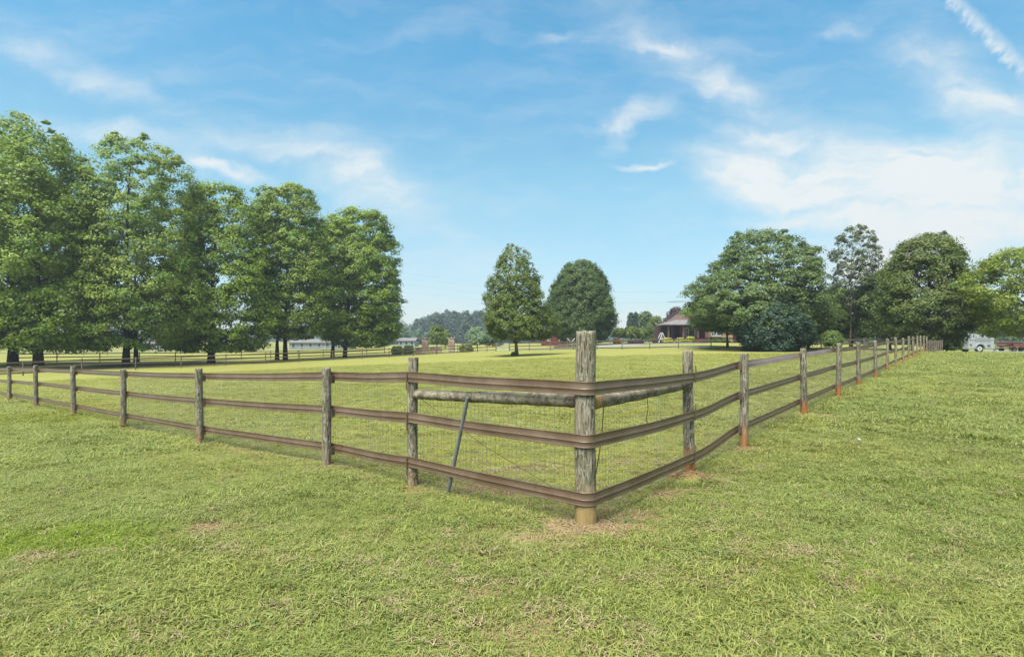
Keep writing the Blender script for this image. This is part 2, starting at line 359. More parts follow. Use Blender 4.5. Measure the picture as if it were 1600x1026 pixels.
M_pipe = plain('grey_painted_pipe', (.125, .13, .13), .5, .15, 12, spec=.4)
M_black = plain('black_rubber', (.02, .02, .02), .8, .1)
M_white = plain('white_paint', (.50, .50, .49), .5, .05)
M_trailer = plain('dull_white_metal', (.29, .305, .31), .45, .10, 2)
M_greym = plain('grey_metal', (.25, .27, .28), .45, .1, 3, metal=.3)
M_glass = plain('window_glass', (.035, .05, .065), .08, .1, spec=.7)
M_red = plain('red_barn_board', (.11, .028, .024), .8, .18, 4)
M_brickred = plain('orange_brick', (.26, .10, .06), .9, .15, 3)
M_redpaint = plain('faded_red_paint', (.12, .045, .035), .45, .15, 3)
M_roofgrey = plain('grey_shingle', (.135, .125, .125), .9, .2, 3)
M_roofbrown = plain('brown_shingle', (.095, .062, .048), .9, .2, 3)
M_maroon = plain('maroon_timber', (.06, .024, .022), .8, .25, 2)
M_cedar = plain('red_brown_post', (.15, .062, .048), .8, .2, 3)
M_tan = plain('tan_siding', (.22, .15, .095), .85, .15, 3)
M_palew = plain('pale_house_siding', (.24, .255, .26), .7, .1, 1)
M_steel = plain('pylon_steel', (.10, .11, .12), .5, .1, metal=.3)
M_drive = plain('concrete_drive', (.22, .24, .235), .9, .12, .6)
M_mulch = plain('dark_mulch', (.06, .04, .03), 1., .4, 3)
def f_stone(t, p, o):
    oc = t.node('ShaderNodeTexCoord').outputs['Object']
    vo = t.node('ShaderNodeTexVoronoi', {'Vector': oc, 'Scale': 3.6}); ve = t.node('ShaderNodeTexVoronoi', {'Vector': oc, 'Scale': 3.6}, feature='DISTANCE_TO_EDGE')
    s_ = t.node('ShaderNodeSeparateColor', {0: vo.outputs['Color']})
    c = t.mix(s_.outputs[0], (.22, .13, .085), (.42, .35, .30)); c = t.mix(t.math('MULTIPLY', s_.outputs[1], .5), c, (.26, .16, .08))
    c = t.mix(t.rng(ve.outputs['Distance'], .07, .02), c, (.18, .14, .11))
    t.l.new(c, p.inputs['Base Color']); p.inputs['Roughness'].default_value = .95; bump(t, p, ve.outputs['Distance'], .05)
M_stone = mat('field_stone', f_stone)
def f_brick(t, p, o):
    oc = t.node('ShaderNodeTexCoord').outputs['Object']
    b = t.node('ShaderNodeTexBrick', {'Vector': t.mapping(oc, rot=(R(90), 0, 0)), 'Color1': (.085, .028, .024, 1), 'Color2': (.12, .042, .034, 1), 'Mortar': (.13, .10, .09, 1), 'Scale': 2.2, 'Mortar Size': .015})
    t.l.new(b.outputs[0], p.inputs['Base Color']); p.inputs['Roughness'].default_value = .9
M_brick = mat('dark_red_brick', f_brick)

# ------------------------------------------------------------------ the ground: one sheet to the horizon
# bare spots of the photograph: pixel, half-sizes in metres (across, deep), rotation, dirt, redness
SPOTS = []
def spot(px, py, rx, ry, rot, d, r): x, y = gp(px, py); SPOTS.append((x, y, rx, ry, R(rot), d, r))
for s in [(925, 822, .55, .36, 0, 1.1, .15), (850, 838, .6, .22, 10, .85, .15), (1000, 800, .65, .30, 30, .80, .25), (1040, 770, .5, .2, 35, .75, .5), (870, 775, .9, .24, -38, .85, .4), (760, 765, .8, .2, -38, .8, .55), (650, 765, .35, .18, -30, .9, .6),
          (700, 755, .6, .15, -38, .55, .6), (1078, 742, .34, .26, 40, 1.2, .95), (1120, 735, .35, .12, 20, .6, .8), (1168, 699, .35, .16, 20, 1.0, .8), (1262, 649, .75, .22, 5, 1.1, .9), (1215, 655, .5, .18, 30, .8, .7), (1318, 619, .7, .25, 0, 1.0, .9), (1345, 604, .4, .2, 0, .8, .8),
          (1369, 592, .4, .2, 0, .8, .8), (1345, 618, .8, .2, 0, .6, .8), (325, 826, .27, .16, 5, 1.2, .35), (352, 822, .16, .10, 5, .9, .35), (300, 838, .22, .05, 5, .8, .35), (1355, 770, .35, .10, 10, .65, .4), (1000, 718, .42, .10, 0, 1.0, .85), (1020, 722, .3, .07, 10, .8, .85), (895, 733, .22, .08, 0, 1.0, .9),
          (838, 730, .16, .06, 0, .8, .9), (800, 733, .2, .07, 0, .6, .5), (143, 867, .10, .05, 0, .9, .8), (40, 872, .10, .05, 0, .7, .8), (400, 709, .8, .14, -30, .8, .6), (350, 700, .6, .14, -30, .75, .6), (455, 722, .5, .14, -30, .7, .55), (560, 745, .6, .14, -34, .6, .5),
          (820, 1000, .28, .14, 0, .8, .35), (780, 990, .3, .1, 30, .65, .3), (850, 970, .25, .08, 0, .6, .3), (640, 893, .3, .14, 0, .58, .4), (1345, 915, .14, .08, 0, .75, .6), (1530, 765, .35, .08, 0, .7, .7), (1380, 580, .6, .2, 0, .6, .7),
          (960, 560, 5, 1., 0, .25, .3), (1540, 870, .4, .12, 0, .6, .4), (720, 930, .35, .12, 20, .55, .3), (240, 980, .3, .1, 0, .5, .3), (540, 960, .3, .1, 0, .5, .4), (450, 870, .4, .1, -15, .45, .4), (1180, 860, .3, .1, 0, .5, .3),
          (930, 1000, .25, .1, 0, .55, .4), (1080, 900, .3, .08, 15, .45, .3), (215, 672, .3, .15, 0, .8, .7), (115, 652, .35, .2, 0, .7, .6), (517, 733, .25, .1, 0, .9, .6), (312, 697, .3, .12, 0, .8, .6)]:
    spot(*s)
def dirt(x, y):
    d = np.zeros(len(x)); rr = np.zeros(len(x))
    for sx, sy, rx, ry, a, am, rd in SPOTS:
        ux, uy = x-sx, y-sy; a1 = (ux*math.cos(a)+uy*math.sin(a))/rx; a2 = (-ux*math.sin(a)+uy*math.cos(a))/ry
        e = am*np.exp(-(a1*a1+a2*a2)*.9); rr = np.where(e > d, rd, rr); d = np.maximum(d, e)
    q = np.sin(x*3.1+1.7*np.sin(y*2.3+.5))*np.sin(y*3.7+1.9*np.sin(x*2.9+1.))+.55*np.sin(x*8.3+2.*np.sin(y*6.1))*np.sin(y*9.7+1.5*np.sin(x*7.3))
    q = q+.35*np.sin(x*.9+y*.6)+.35*np.sin(y*1.1-x*.7+2.)
    p = np.clip((q-1.05)*1.3, 0, .62)*np.clip((22-np.hypot(x, y))/8, 0, 1); rr = np.where(p > d, .45, rr); d = np.maximum(d, p)
    return d, rr
_th = np.random.default_rng(3).uniform(0, 6.3, 14)
def rough(x, y):
    """small unevenness of an old pasture, and two mounds at posts"""
    r = np.hypot(x, y); z = np.zeros(len(x))
    for k in range(14):
        f = 2*math.pi/(.5*1.35**k); th = _th[k]; amp = .0035*1.10**k
        z += amp*np.sin(f*(x*math.cos(th)+y*math.sin(th))+k)*np.clip(1.2-r/(30*1.3**k), 0, 1)*np.sin(f*.37*(x*math.sin(th)-y*math.cos(th)))
    for c_, s_, h_ in [(at(1078, 5.7), .12, .09), (Vector((COR[0], COR[1], 0)), .22, .02)]: z += h_*np.exp(-((x-c_.x)**2+(y-c_.y)**2)/(2*s_*s_))
    return z
def build_ground():
    ang = np.r_[np.linspace(-62, 62, 420), np.linspace(66, 294, 40)]; ang = np.radians(ang)
    rad = np.r_[.05, np.geomspace(.8, 900, 450)]
    A, Q = np.meshgrid(ang, rad); x = (Q*np.sin(A)).ravel(); y = (Q*np.cos(A)).ravel()
    z = ground(x, y); r = Q.ravel()
    z += rough(x, y)
    d, rr = dirt(x, y)
    op = np.clip((r-26)/20, 0, 1)
    na, nr = len(ang), len(rad); i = np.arange(nr-1)[:, None]; j = np.arange(na)[None]; j2 = (j+1) % na
    Fq = np.stack((i*na+j, (i+1)*na+j, (i+1)*na+j2, i*na+j2), -1).reshape(-1, 4)
    o = np_mesh('ground', np.stack((x, y, z), -1), Fq, M_soil, None, {'dirt': ('POINT', d), 'red': ('POINT', rr), 'open_turf': ('POINT', op)}, True)
    return tag(o, kind='structure')
build_ground()

# ------------------------------------------------------------------ grass: real blades on the near ground
def clump(name, n, spread, hmin, hmax, wid, lean, broad=False):
    V = []; Fq = []; tip = []; tone = []
    for i in range(n):
        a = random.uniform(0, 6.283); r = spread*math.sqrt(random.random()); bx, by = r*math.cos(a), r*math.sin(a)
        h = random.uniform(hmin, hmax); th = random.uniform(0, 6.283); ln = lean*random.uniform(.3, 1.3); wd = wid*random.uniform(.6, 1.3)
        d = Vector((math.cos(th), math.sin(th), 0)); s_ = Vector((-d.y, d.x, 0)); tn = random.random(); k = len(V)
        b0 = Vector((bx, by, -.01))
        m1 = b0+d*(h*ln*.35)+Vector((0, 0, h*.62)); m2 = b0+d*(h*ln*1.0)+Vector((0, 0, h*(.95-.35*min(1, ln))))
        w1 = .95 if not broad else 1.8
        V += [b0-s_*wd*.5, b0+s_*wd*.5, m1+s_*wd*.5*w1, m1-s_*wd*.5*w1, m2+s_*wd*.12, m2-s_*wd*.12]
        Fq += [(k, k+1, k+2, k+3), (k+3, k+2, k+4, k+5)]; tip += [0, 0, .6, .6, 1, 1]; tone += [tn, tn]
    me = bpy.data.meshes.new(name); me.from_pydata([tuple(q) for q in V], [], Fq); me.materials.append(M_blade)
    a = me.attributes.new('tip', 'FLOAT', 'POINT'); a.data.foreach_set('value', tip)
    a = me.attributes.new('tone', 'FLOAT', 'FACE'); a.data.foreach_set('value', tone)
    return bpy.data.objects.new(name, me)
def scatter(name, label, cat, protos, pts, idx, rot, scl, gname):
    col = bpy.data.collections.new(gname)
    for i, o in enumerate(protos): o.name = '%s_%d' % (gname, i); col.objects.link(o)
    me = bpy.data.meshes.new(name); me.vertices.add(len(pts)); me.vertices.foreach_set('co', pts.astype(np.float32).ravel())
    for nm, ty, val in (('idx', 'INT', idx), ('scl', 'FLOAT', scl)):
        a = me.attributes.new(nm, ty, 'POINT'); a.data.foreach_set('value', val)
    a = me.attributes.new('rot', 'FLOAT_VECTOR', 'POINT'); a.data.foreach_set('vector', rot.astype(np.float32).ravel())
    o = bpy.data.objects.new(name, me); C.objects.link(o)
    ng = bpy.data.node_groups.new(gname, 'GeometryNodeTree')
    ng.interface.new_socket('Geometry', in_out='INPUT', socket_type='NodeSocketGeometry'); ng.interface.new_socket('Geometry', in_out='OUTPUT', socket_type='NodeSocketGeometry')
    q = NT(ng); gi = q.node('NodeGroupInput'); go = q.node('NodeGroupOutput')
    ci = q.node('GeometryNodeCollectionInfo', {'Collection': col, 'Separate Children': True, 'Reset Children': True})
    def attr(nm, dt): return q.node('GeometryNodeInputNamedAttribute', {'Name': nm}, data_type=dt).outputs['Attribute']
    ip = q.node('GeometryNodeInstanceOnPoints', {'Points': gi.outputs[0], 'Instance': ci.outputs[0], 'Pick Instance': True, 'Instance Index': attr('idx', 'INT'), 'Rotation': attr('rot', 'FLOAT_VECTOR'), 'Scale': attr('scl', 'FLOAT')})
    q.l.new(ip.outputs[0], go.inputs[0])
    md = o.modifiers.new('scatter', 'NODES'); md.node_group = ng
    return tag(o, label, cat, None, 'stuff')
def wedge(r0, r1, n):
    a = RNG.uniform(-R(52), R(52), n); r = np.sqrt(RNG.uniform(r0*r0, r1*r1, n)); return r*np.sin(a), r*np.cos(a)
def grass_band(label, r0, r1, n, protos, smin, smax, gname, cut=.50):
    x, y = wedge(r0, r1, n); d, _ = dirt(x, y)
    keep = (d+RNG.normal(0, .14, n)) < cut
    # tussocky: thinner and thicker places
    q = np.sin(x*2.1+np.sin(y*1.7)*1.3)+np.sin(y*2.9+np.sin(x*1.1)*1.7)+np.sin(x*5.3+y*4.1)*.7
    keep &= RNG.uniform(-4.2, 0.2, n) < q+2.8
    x, y, q = x[keep], y[keep], q[keep]; n = len(x)
    rot = np.stack((RNG.normal(0, .12, n), RNG.normal(0, .12, n), RNG.uniform(0, 6.28, n)), -1)
    ins = ((x-COR[0])*VL[0]+(y-COR[1])*VL[1] > 0) & ((x-COR[0])*VR[0]+(y-COR[1])*VR[1] > 0)
    s_ = RNG.uniform(smin, smax, n)*np.clip(1+q*.09, .7, 1.35)*np.where(ins, .75, 1.)
    return scatter('grass', label, 'grass', protos, np.stack((x, y, ground(x, y)+rough(x, y)-.002), -1), RNG.integers(0, len(protos), n), rot, s_, gname)
near = [clump('c', 125, .12, .012, .034, .0046, 1.7), clump('c', 135, .13, .014, .038, .0048, 1.5), clump('c', 110, .11, .014, .040, .0044, 2.0), clump('c', 90, .14, .012, .044, .0052, 1.6),
        clump('c', 100, .13, .010, .030, .0042, 2.2)]
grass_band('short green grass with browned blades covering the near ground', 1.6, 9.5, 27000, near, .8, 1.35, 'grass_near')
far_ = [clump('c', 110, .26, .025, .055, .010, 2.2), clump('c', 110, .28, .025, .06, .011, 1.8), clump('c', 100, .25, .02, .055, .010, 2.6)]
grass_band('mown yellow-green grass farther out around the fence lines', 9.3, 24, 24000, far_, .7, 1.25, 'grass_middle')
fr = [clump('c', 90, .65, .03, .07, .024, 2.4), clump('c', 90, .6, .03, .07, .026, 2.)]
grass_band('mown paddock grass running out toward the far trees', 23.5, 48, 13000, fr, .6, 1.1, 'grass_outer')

def straw():
    cl_ = [clump('c', 26, .08, .004, .016, .0040, 3.5), clump('c', 20, .07, .004, .014, .0055, 4.)]
    def fs(t, p, o):
        tn = t.node('ShaderNodeAttribute', attribute_name='tone').outputs['Fac']
        t.l.new(t.mix(tn, (.12, .085, .04), (.27, .22, .12)), p.inputs['Base Color']); p.inputs['Roughness'].default_value = .8
    m = mat('dry_straw', fs)
    for o in cl_: o.data.materials[0] = m
    X = []; Y = []
    for sx, sy, rx, ry, a, am, rd in SPOTS:
        if sy > 14: continue
        n = int(min(900, 40+420*rx*ry*am*(1.3-rd))); p = RNG.normal(0, .75, (n, 2))*(rx, ry); X.append(sx+p[:, 0]*math.cos(a)-p[:, 1]*math.sin(a)); Y.append(sy+p[:, 0]*math.sin(a)+p[:, 1]*math.cos(a))
    x, y = wedge(1.6, 13, 1900); X.append(x); Y.append(y)
    x = np.concatenate(X); y = np.concatenate(Y); n = len(x); d, _ = dirt(x, y)
    rot = np.stack((RNG.normal(0, .1, n), RNG.normal(0, .1, n), RNG.uniform(0, 6.28, n)), -1)
    scatter('dry_grass', 'dry straw lying on the bare soil round the fence posts', 'dry grass', cl_, np.stack((x, y, ground(x, y)+rough(x, y)+.004+.022*(d < .3)), -1), RNG.integers(0, 2, n), rot, RNG.uniform(.7, 1.4, n), 'dry')
straw()
def crumbs():
    P = []
    for k in range(3):
        mb = MB(); rr = random.Random(k)
        for i in range(16):
            a = rr.uniform(0, 6.28); q = .09*math.sqrt(rr.random()); c_ = Vector((q*math.cos(a), q*math.sin(a), rr.uniform(0, .004))); z_ = rr.uniform(.003, .011)
            vs = [c_+Vector(d)*z_*rr.uniform(.6, 1.3) for d in ((1, 0, 0), (-1, 0, 0), (0, 1, 0), (0, -1, 0), (0, 0, .9), (0, 0, -.6))]
            mb.add(vs, [(0, 2, 4), (2, 1, 4), (1, 3, 4), (3, 0, 4), (2, 0, 5), (1, 2, 5), (3, 1, 5), (0, 3, 5)])
        me = bpy.data.meshes.new('crumb'); me.from_pydata([tuple(v) for v in mb.v], [], mb.f)
        me.materials.append(M_crumb); P.append(bpy.data.objects.new('c', me))
    X = []; Y = []
    for sx, sy, rx, ry, a, am, rd in SPOTS:
        if sy > 12: continue
        n = int(min(260, 12+420*rx*ry*am)); p = RNG.normal(0, .62, (n, 2))*(rx, ry); X.append(sx+p[:, 0]*math.cos(a)-p[:, 1]*math.sin(a)); Y.append(sy+p[:, 0]*math.sin(a)+p[:, 1]*math.cos(a))
    x = np.concatenate(X); y = np.concatenate(Y); n = len(x)
    scatter('soil_crumbs', 'small clods of clay soil on the bare patches by the posts', 'soil', P, np.stack((x, y, ground(x, y)+rough(x, y)+.001), -1), RNG.integers(0, 3, n), np.stack((np.zeros(n), np.zeros(n), RNG.uniform(0, 6.28, n)), -1), RNG.uniform(.6, 1.5, n), 'crumb')
    # low broad-leaved weeds
    W_ = []
    for k in range(3):
        rr = random.Random(k+9); V = []; Fq = []; tip = []; tone = []
        for i in range(26):
            a = rr.uniform(0, 6.28); q = .07*math.sqrt(rr.random()); b = Vector((q*math.cos(a), q*math.sin(a), rr.uniform(.008, .03))); th = rr.uniform(0, 6.28); d = Vector((math.cos(th), math.sin(th), rr.uniform(-.1, .5))); s_ = Vector((-d.y, d.x, rr.uniform(-.2, .2))); L = rr.uniform(.016, .034); w_ = L*.36; kk = len(V); tn = rr.random()*.3
            V += [b, b+d*L*.35+s_*w_, b+d*L*.8+s_*w_*.8, b+d*L, b+d*L*.8-s_*w_*.8, b+d*L*.35-s_*w_]; Fq += [(kk, kk+1, kk+2, kk+3), (kk, kk+3, kk+4, kk+5)]; tip += [.6]*6; tone += [tn, tn]
        me = bpy.data.meshes.new('weed'); me.from_pydata([tuple(v) for v in V], [], Fq); me.materials.append(L_weed)
        at_ = me.attributes.new('tone', 'FLOAT', 'FACE'); at_.data.foreach_set('value', tone); W_.append(bpy.data.objects.new('c', me))
    x, y = wedge(1.8, 9, 110)
    for px, py, n, s_ in ((975, 812, 7, .12), (715, 820, 8, .2), (620, 828, 8, .35), (1100, 860, 5, .3)):
        a, b = gp(px, py); x = np.r_[x, RNG.normal(a, s_*.5, n)]; y = np.r_[y, RNG.normal(b, s_*.35, n)]
    n = len(x)
    scatter('weeds', 'low broad-leaved weeds growing through the near grass', 'weeds', W_, np.stack((x, y, ground(x, y)+rough(x, y)), -1), RNG.integers(0, 3, n), np.stack((np.zeros(n), np.zeros(n), RNG.uniform(0, 6.28, n)), -1), RNG.uniform(.45, 1.0, n), 'weed')
M_crumb = plain('clay_crumb', (.18, .125, .065), .95, .5, 60)
L_weed = leafmat('weed_leaves', (.17, .235, .07), (.24, .30, .09))
crumbs()

# ------------------------------------------------------------------ fences
PR = .054
def post_mesh(r, h, seed, nm='post'):
    rnd = random.Random(seed); n = 20; V = []; Fs = []; zs = [-.35, 0, .15, .35, .6, .85, h-.03, h-.008, h]
    ph = rnd.uniform(0, 6)
    for k, z in enumerate(zs):
        rr_ = r*(1.04-.06*z/h)*(1 if k < len(zs)-1 else .93)
        for j in range(n):
            a = 2*math.pi*j/n; q = rr_*(1+.025*math.sin(2*a+ph)+.018*math.sin(5*a+z*3+ph)+rnd.uniform(-.012, .012))
            V.append((q*math.cos(a)+.006*math.sin(z*3+ph), q*math.sin(a)+.005*math.cos(z*2.3+ph), z+(rnd.uniform(-.004, .004) if k >= len(zs)-2 else 0)))
    Fs = [(i*n+j, i*n+(j+1) % n, (i+1)*n+(j+1) % n, (i+1)*n+j) for i in range(len(zs)-1) for j in range(n)]+[tuple((len(zs)-1)*n+j for j in range(n))]
    me = bpy.data.meshes.new(nm); me.from_pydata(V, [], Fs); me.materials.append(M_post)
    me.polygons.foreach_set('use_smooth', [True]*(len(Fs)-1)+[False]); return me
PM = [post_mesh(PR, 1.2, k) for k in range(5)]; PM_C = post_mesh(.079, 1.5, 11); PM_B = [post_mesh(.052, 1.3, 12), post_mesh(.054, 1.31, 13)]
def put_post(root, x, y, me, stain, tan=0., z=None, sc_=1., tilt=0.):
    o = bpy.data.objects.new('post', me); C.objects.link(o); o.parent = root
    o.location = Vector((x, y, gz(x, y) if z is None else z))-wloc(root); o.rotation_euler = (random.gauss(0, .008+tilt), random.gauss(0, .008+tilt), random.uniform(-.5, .5)); o.scale = (1, 1, sc_)
    o.color = (stain, tan, 0, 1); return o
# rail cross-section: a flat strip with three corded ridges (out from the post, up)
RP = [(a_, b_*.84) for a_, b_ in [(-.004, -.060), (.000, -.0635), (.0045, -.0625), (.006, -.059), (.0035, -.054), (.0022, -.046), (.0022, -.016), (.0040, -.012), (.0068, -.008), (.0040, -.004), (.0022, .000), (.0022, .046), (.0035, .054), (.006, .059), (.0045, .0625), (.000, .0635), (-.004, .060), (-.004, .0)]]
def strip(mb, pts, nrm, prof=RP, cap=True, tw=None):
    n = len(prof); vs = []
    for i, (p, q) in enumerate(zip(pts, nrm)):
        f = tw[i] if tw else 0.; up = Vector((0, 0, math.cos(f)))-q*math.sin(f); nn = q*math.cos(f)+Vector((0, 0, math.sin(f)))
        vs += [p+nn*a+up*b for a, b in prof]
    fs = [(i*n+j, i*n+(j+1) % n, (i+1)*n+(j+1) % n, (i+1)*n+j) for i in range(len(pts)-1) for j in range(n)]
    if cap: fs += [tuple(range(n)), tuple((len(pts)-1)*n+j for j in range(n))]
    mb.add(vs, fs)
corner = Vector((COR[0], COR[1], 0)); dL = Vector((VL[0], VL[1], 0)); dR = Vector((VR[0], VR[1], 0)); nL = -dR; nR = -dL    # outward normals
pf = thing('paddock_fence', 'near fence of grey round posts with three brown rails wrapping the thick corner post', 'fence', (COR[0], COR[1], gz(*COR)))
uL = [on_line(px, COR, VL) for px, _ in LEFT]; uR = [on_line(px, COR, VR) for px, _ in RIGHT]
bL = on_line(645, COR, VL); bR = on_line(1076, COR, VR)
for k in range(1, 4): uL.append(uL[5]+3.72*k)
ENDR = uR[-1]
for k in range(1, 4): uR.append(ENDR+3.8*k)
put_post(pf, COR[0], COR[1], PM_C, .12, 1.0).rotation_euler = (0, 0, 0)
def P2(side_, u_): d = VL if side_ == 'L' else VR; q = COR+u_*d; return q
for s_, u_, me, st in (('L', bL, PM_B[0], .2), ('R', bR, PM_B[1], .95)):
    q = P2(s_, u_); put_post(pf, q[0], q[1], me, st)
for k, u_ in enumerate(uL):
    q = P2('L', u_); put_post(pf, q[0], q[1], PM[k % 5], .35 if k else .1, .1, sc_=random.uniform(.985, 1.02), tilt=.004)
for k, u_ in enumerate(uR):
    q = P2('R', u_); put_post(pf, q[0], q[1], PM[(k+2) % 5], [.75, .95, 1.25, 1.1, 1., 1., .9, 1.][min(k, 7)], 0, sc_=random.uniform(.985, 1.03), tilt=.004)
IN = -(PR+.012)
def rail_points(side_, zoff):
    """from the corner outward: the rail runs outside the corner and brace posts, then inside the line posts"""
    d, n_ = (dL, nL) if side_ == 'L' else (dR, nR); us = uL if side_ == 'L' else uR; b = bL if side_ == 'L' else bR
    knots = [(.10, .089), (b, PR+.006)]+[(u_, IN) for u_ in us]; out = []
    rnd = random.Random(int(zoff*1000)+(5 if side_ == 'L' else 9))
    for (u0, o0), (u1, o1) in zip(knots[:-1], knots[1:]):
        m = 12; sag = .004+.008*rnd.random(); wv = rnd.uniform(-.002, .002)
        for i in range(m):
            t = i/m; uu = u0+(u1-u0)*t; s = t*t*(3-2*t); p = corner+d*uu+n_*(o0+(o1-o0)*s)
            z = gz(corner.x+d.x*uu, corner.y+d.y*uu) if False else None
            out.append((p, uu, -sag*4*t*(1-t)+wv*math.sin(t*9)))
    u0, o0 = knots[-1]; out.append((corner+d*u0+n_*o0, u0, 0))
    res = []
    for p, uu, s in out:
        # height follows the posts' feet, straight between posts
        kn = [0., b]+us; i = max(0, min(len(kn)-2, sum(1 for q in kn if q <= uu)-1)); a, c_ = kn[i], kn[i+1]
        za = gz(*(COR+a*(VL if side_ == 'L' else VR))); zc = gz(*(COR+c_*(VL if side_ == 'L' else VR))); t = (uu-a)/(c_-a); OF = [0., .045, .03] if side_ == 'L' else [0., -.035, .008]; za += OF[min(i, 2)]; zc += OF[min(i+1, 2)]
        res.append((Vector((p.x, p.y, za+(zc-za)*t+zoff+s)), n_))
    return res
for zo in (1.058, .652, .205):
    Lp = rail_points('L', zo); Rp = rail_points('R', zo); arc = []
    R_ = .089; zc = (Lp[0][0].z+Rp[0][0].z)/2
    a0 = math.atan2(nL.y, nL.x); a1 = math.atan2(nR.y, nR.x)
    if a1 < a0: a1 += 2*math.pi
    for i in range(13):
        a = a0+(a1-a0)*i/12; q = Vector((math.cos(a), math.sin(a), 0)); arc.append((Vector((corner.x, corner.y, zc))+q*R_, q))
    allp = Lp[::-1]+arc+Rp
    tw = [0.]*len(allp)
    if zo > 1:            # twist shaped into the top rail between right line posts, added for sky glare
        for i, (p, q) in enumerate(Rp):
            uu = (p-corner).dot(dR); f = max(0, min(1, (uu-uR[0])/1.2))*max(0, min(1, (uR[2]-uu)/1.2)); tw[len(Lp)+13+i] = R(38)*f*f*(3-2*f)
    mb = MB(); strip(mb, [p for p, _ in allp], [q for _, q in allp], tw=tw); mb.build('rail', M_rail, pf, True)
def normal_at(b): return (dL, nL) if b == 'L' else (dR, nR)
for s_, b in (('L', bL), ('R', bR)):                      # flat brown brackets clamping the rails to the brace posts
    d, n_ = normal_at(s_); p = corner+d*b; g0 = gz(p.x, p.y)
    for zo in (1.058, .652, .205):
        mb = MB(); c_ = Vector((p.x, p.y, g0+zo))+n_*(PR+.019)+d*.012
        mb.box(c_, (.016, .006, .175), math.atan2(d.y, d.x)); mb.build('bracket', M_rail, pf)
for s_, us in (('L', uL), ('R', uR)):                     # dark staples brackets on the inside faces of the line posts
    d, n_ = normal_at(s_)
    for u_ in us[:8]:
        p = corner+d*u_; g0 = gz(p.x, p.y)
        for zo in (1.058, .652, .205):
            mb = MB(); c_ = Vector((p.x, p.y, g0+zo))+n_*IN*.6-d*.058
            mb.box(c_, (.016, .05, .095), math.atan2(d.y, d.x)); mb.build('bracket', M_darkwood, pf)
def log(a, b, r, raw):
    n, m = 20, 46; ax = (b-a); L = ax.length; ax.normalize(); e1 = ax.cross(Vector((0, 0, 1))).normalized(); e2 = ax.cross(e1); V = []; raws = []; rnd = random.Random(3)
    for i in range(m+1):
        t = i/m
        for j in range(n):
            th = 6.2832*j/n; q = r*(1+.035*math.sin(2*th+t*7)+.03*math.sin(t*31+th)+.02*math.sin(t*53+3*th)+rnd.uniform(-.02, .02))*(.93+.1*t)
            V.append(a+ax*(L*t)+e1*(q*math.cos(th)+.006*math.sin(t*6))+e2*(q*math.sin(th)+.008*math.sin(t*4+1))); raws.append(max(0, 1-abs(L*(1-t) if raw else 9)/.16))
    Fs = [(i*n+j, i*n+(j+1) % n, (i+1)*n+(j+1) % n, (i+1)*n+j) for i in range(m) for j in range(n)]
    me = bpy.data.meshes.new('brace_log'); off = wloc(pf); me.from_pydata([tuple(v-off) for v in V], [], Fs+[tuple(range(n))[::-1], tuple(m*n+j for j in range(n))]); me.materials.append(M_log)
    at_ = me.attributes.new('raw_end', 'FLOAT', 'POINT'); at_.data.foreach_set('value', raws); me.polygons.foreach_set('use_smooth', [True]*len(me.polygons))
    o = bpy.data.objects.new('brace_log', me); C.objects.link(o); o.parent = pf; return o
p0 = corner+dL*(bL-.05); log(Vector((p0.x, p0.y, .885)), Vector((*(corner+dL*.077).xy, .932)), .053, False)
p0 = corner+dR*(bR-.05); lr = log(Vector((p0.x, p0.y, .955)), Vector((*(corner+dR*.077).xy, .912)), .052, True)
lr['label'] = 'right brace log with an orange raw end against the corner post'
# welded wire mesh on the inner face
def netting(d, n_, u1, step=.0508, stepz=.1016, r=.0013, r2=.0016):
    mb = MB(); off = -(PR+.030); u_ = .12; rnd = random.Random(4)
    us = np.arange(.1, u1, step); X = corner.x+d.x*us+n_.x*off; Y = corner.y+d.y*us+n_.y*off; G = ground(X, Y)
    for x, y, z in zip(X, Y, G):
        w_ = rnd.uniform(-.006, .006)
        mb.tube([(x, y, z+.01), (x+w_, y+w_, z+.5), (x, y, z+1.0)], r, 3, caps=False)
    for k in range(11):
        zz = .015+k*.0985; idx = range(0, len(us), 9)
        mb.tube([(X[i], Y[i], G[i]+zz+.004*math.sin(i*.7+k)) for i in idx], r2, 3, caps=False)
    mb.build('wire_mesh', M_wire, pf)
netting(dL, nL, uL[2]); netting(dR, nR, uR[5], r=.0011)
def bwire(pts, r=.0025):
    mb = MB(); mb.tube(pts, r, 5); mb.build('brace_wire', M_darkwood, pf, True)
q = corner+dL*(bL-.06)+nL*(.0); q2 = corner+dL*.12
bwire([(q.x, q.y, .86), (*(q.lerp(q2, .5)).xy, .46), (q2.x, q2.y, .16)])
q = corner+dR*.32-nR*.02; q2 = corner+dR*.14
bwire([(q.x, q.y, .90), (*(q.lerp(q2, .5)+dR*.03).xy, .60), (q2.x, q2.y, .30)], .004)
q = corner+dR*1.02+nR*.03
bwire([(q.x, q.y, .90), (q.x+.01, q.y, .80), (q.x-.006, q.y, .70), (q.x+.008, q.y, .62)], .0035)
# leaning pipe
gx = corner+dL*(on_line(704, COR, VL)); tx = corner+dL*(on_line(741, COR, VL))
pb = Vector((gx.x, gx.y, gz(gx.x, gx.y)-.05))+nL*(PR-.05)-nL*.02; pt_ = Vector((tx.x, tx.y, .905))+nL*.085
pipe = thing('metal_pipe', 'slim grey pipe leaning on the left brace log in front of the middle rail', 'pipe', pb)
pb2 = Vector((gx.x, gx.y, gz(gx.x, gx.y)+.02))+nL*.03
ax = pt_-pb2
mb = MB(); mb.tube([pb2-ax*.03, pb2+ax*.5, pt_], .0175, 14, caps=False); mb.tube([pb2-ax*.0299, pt_-ax*.0005], .0140, 14); mb.build('tube', M_pipe, pipe, True)

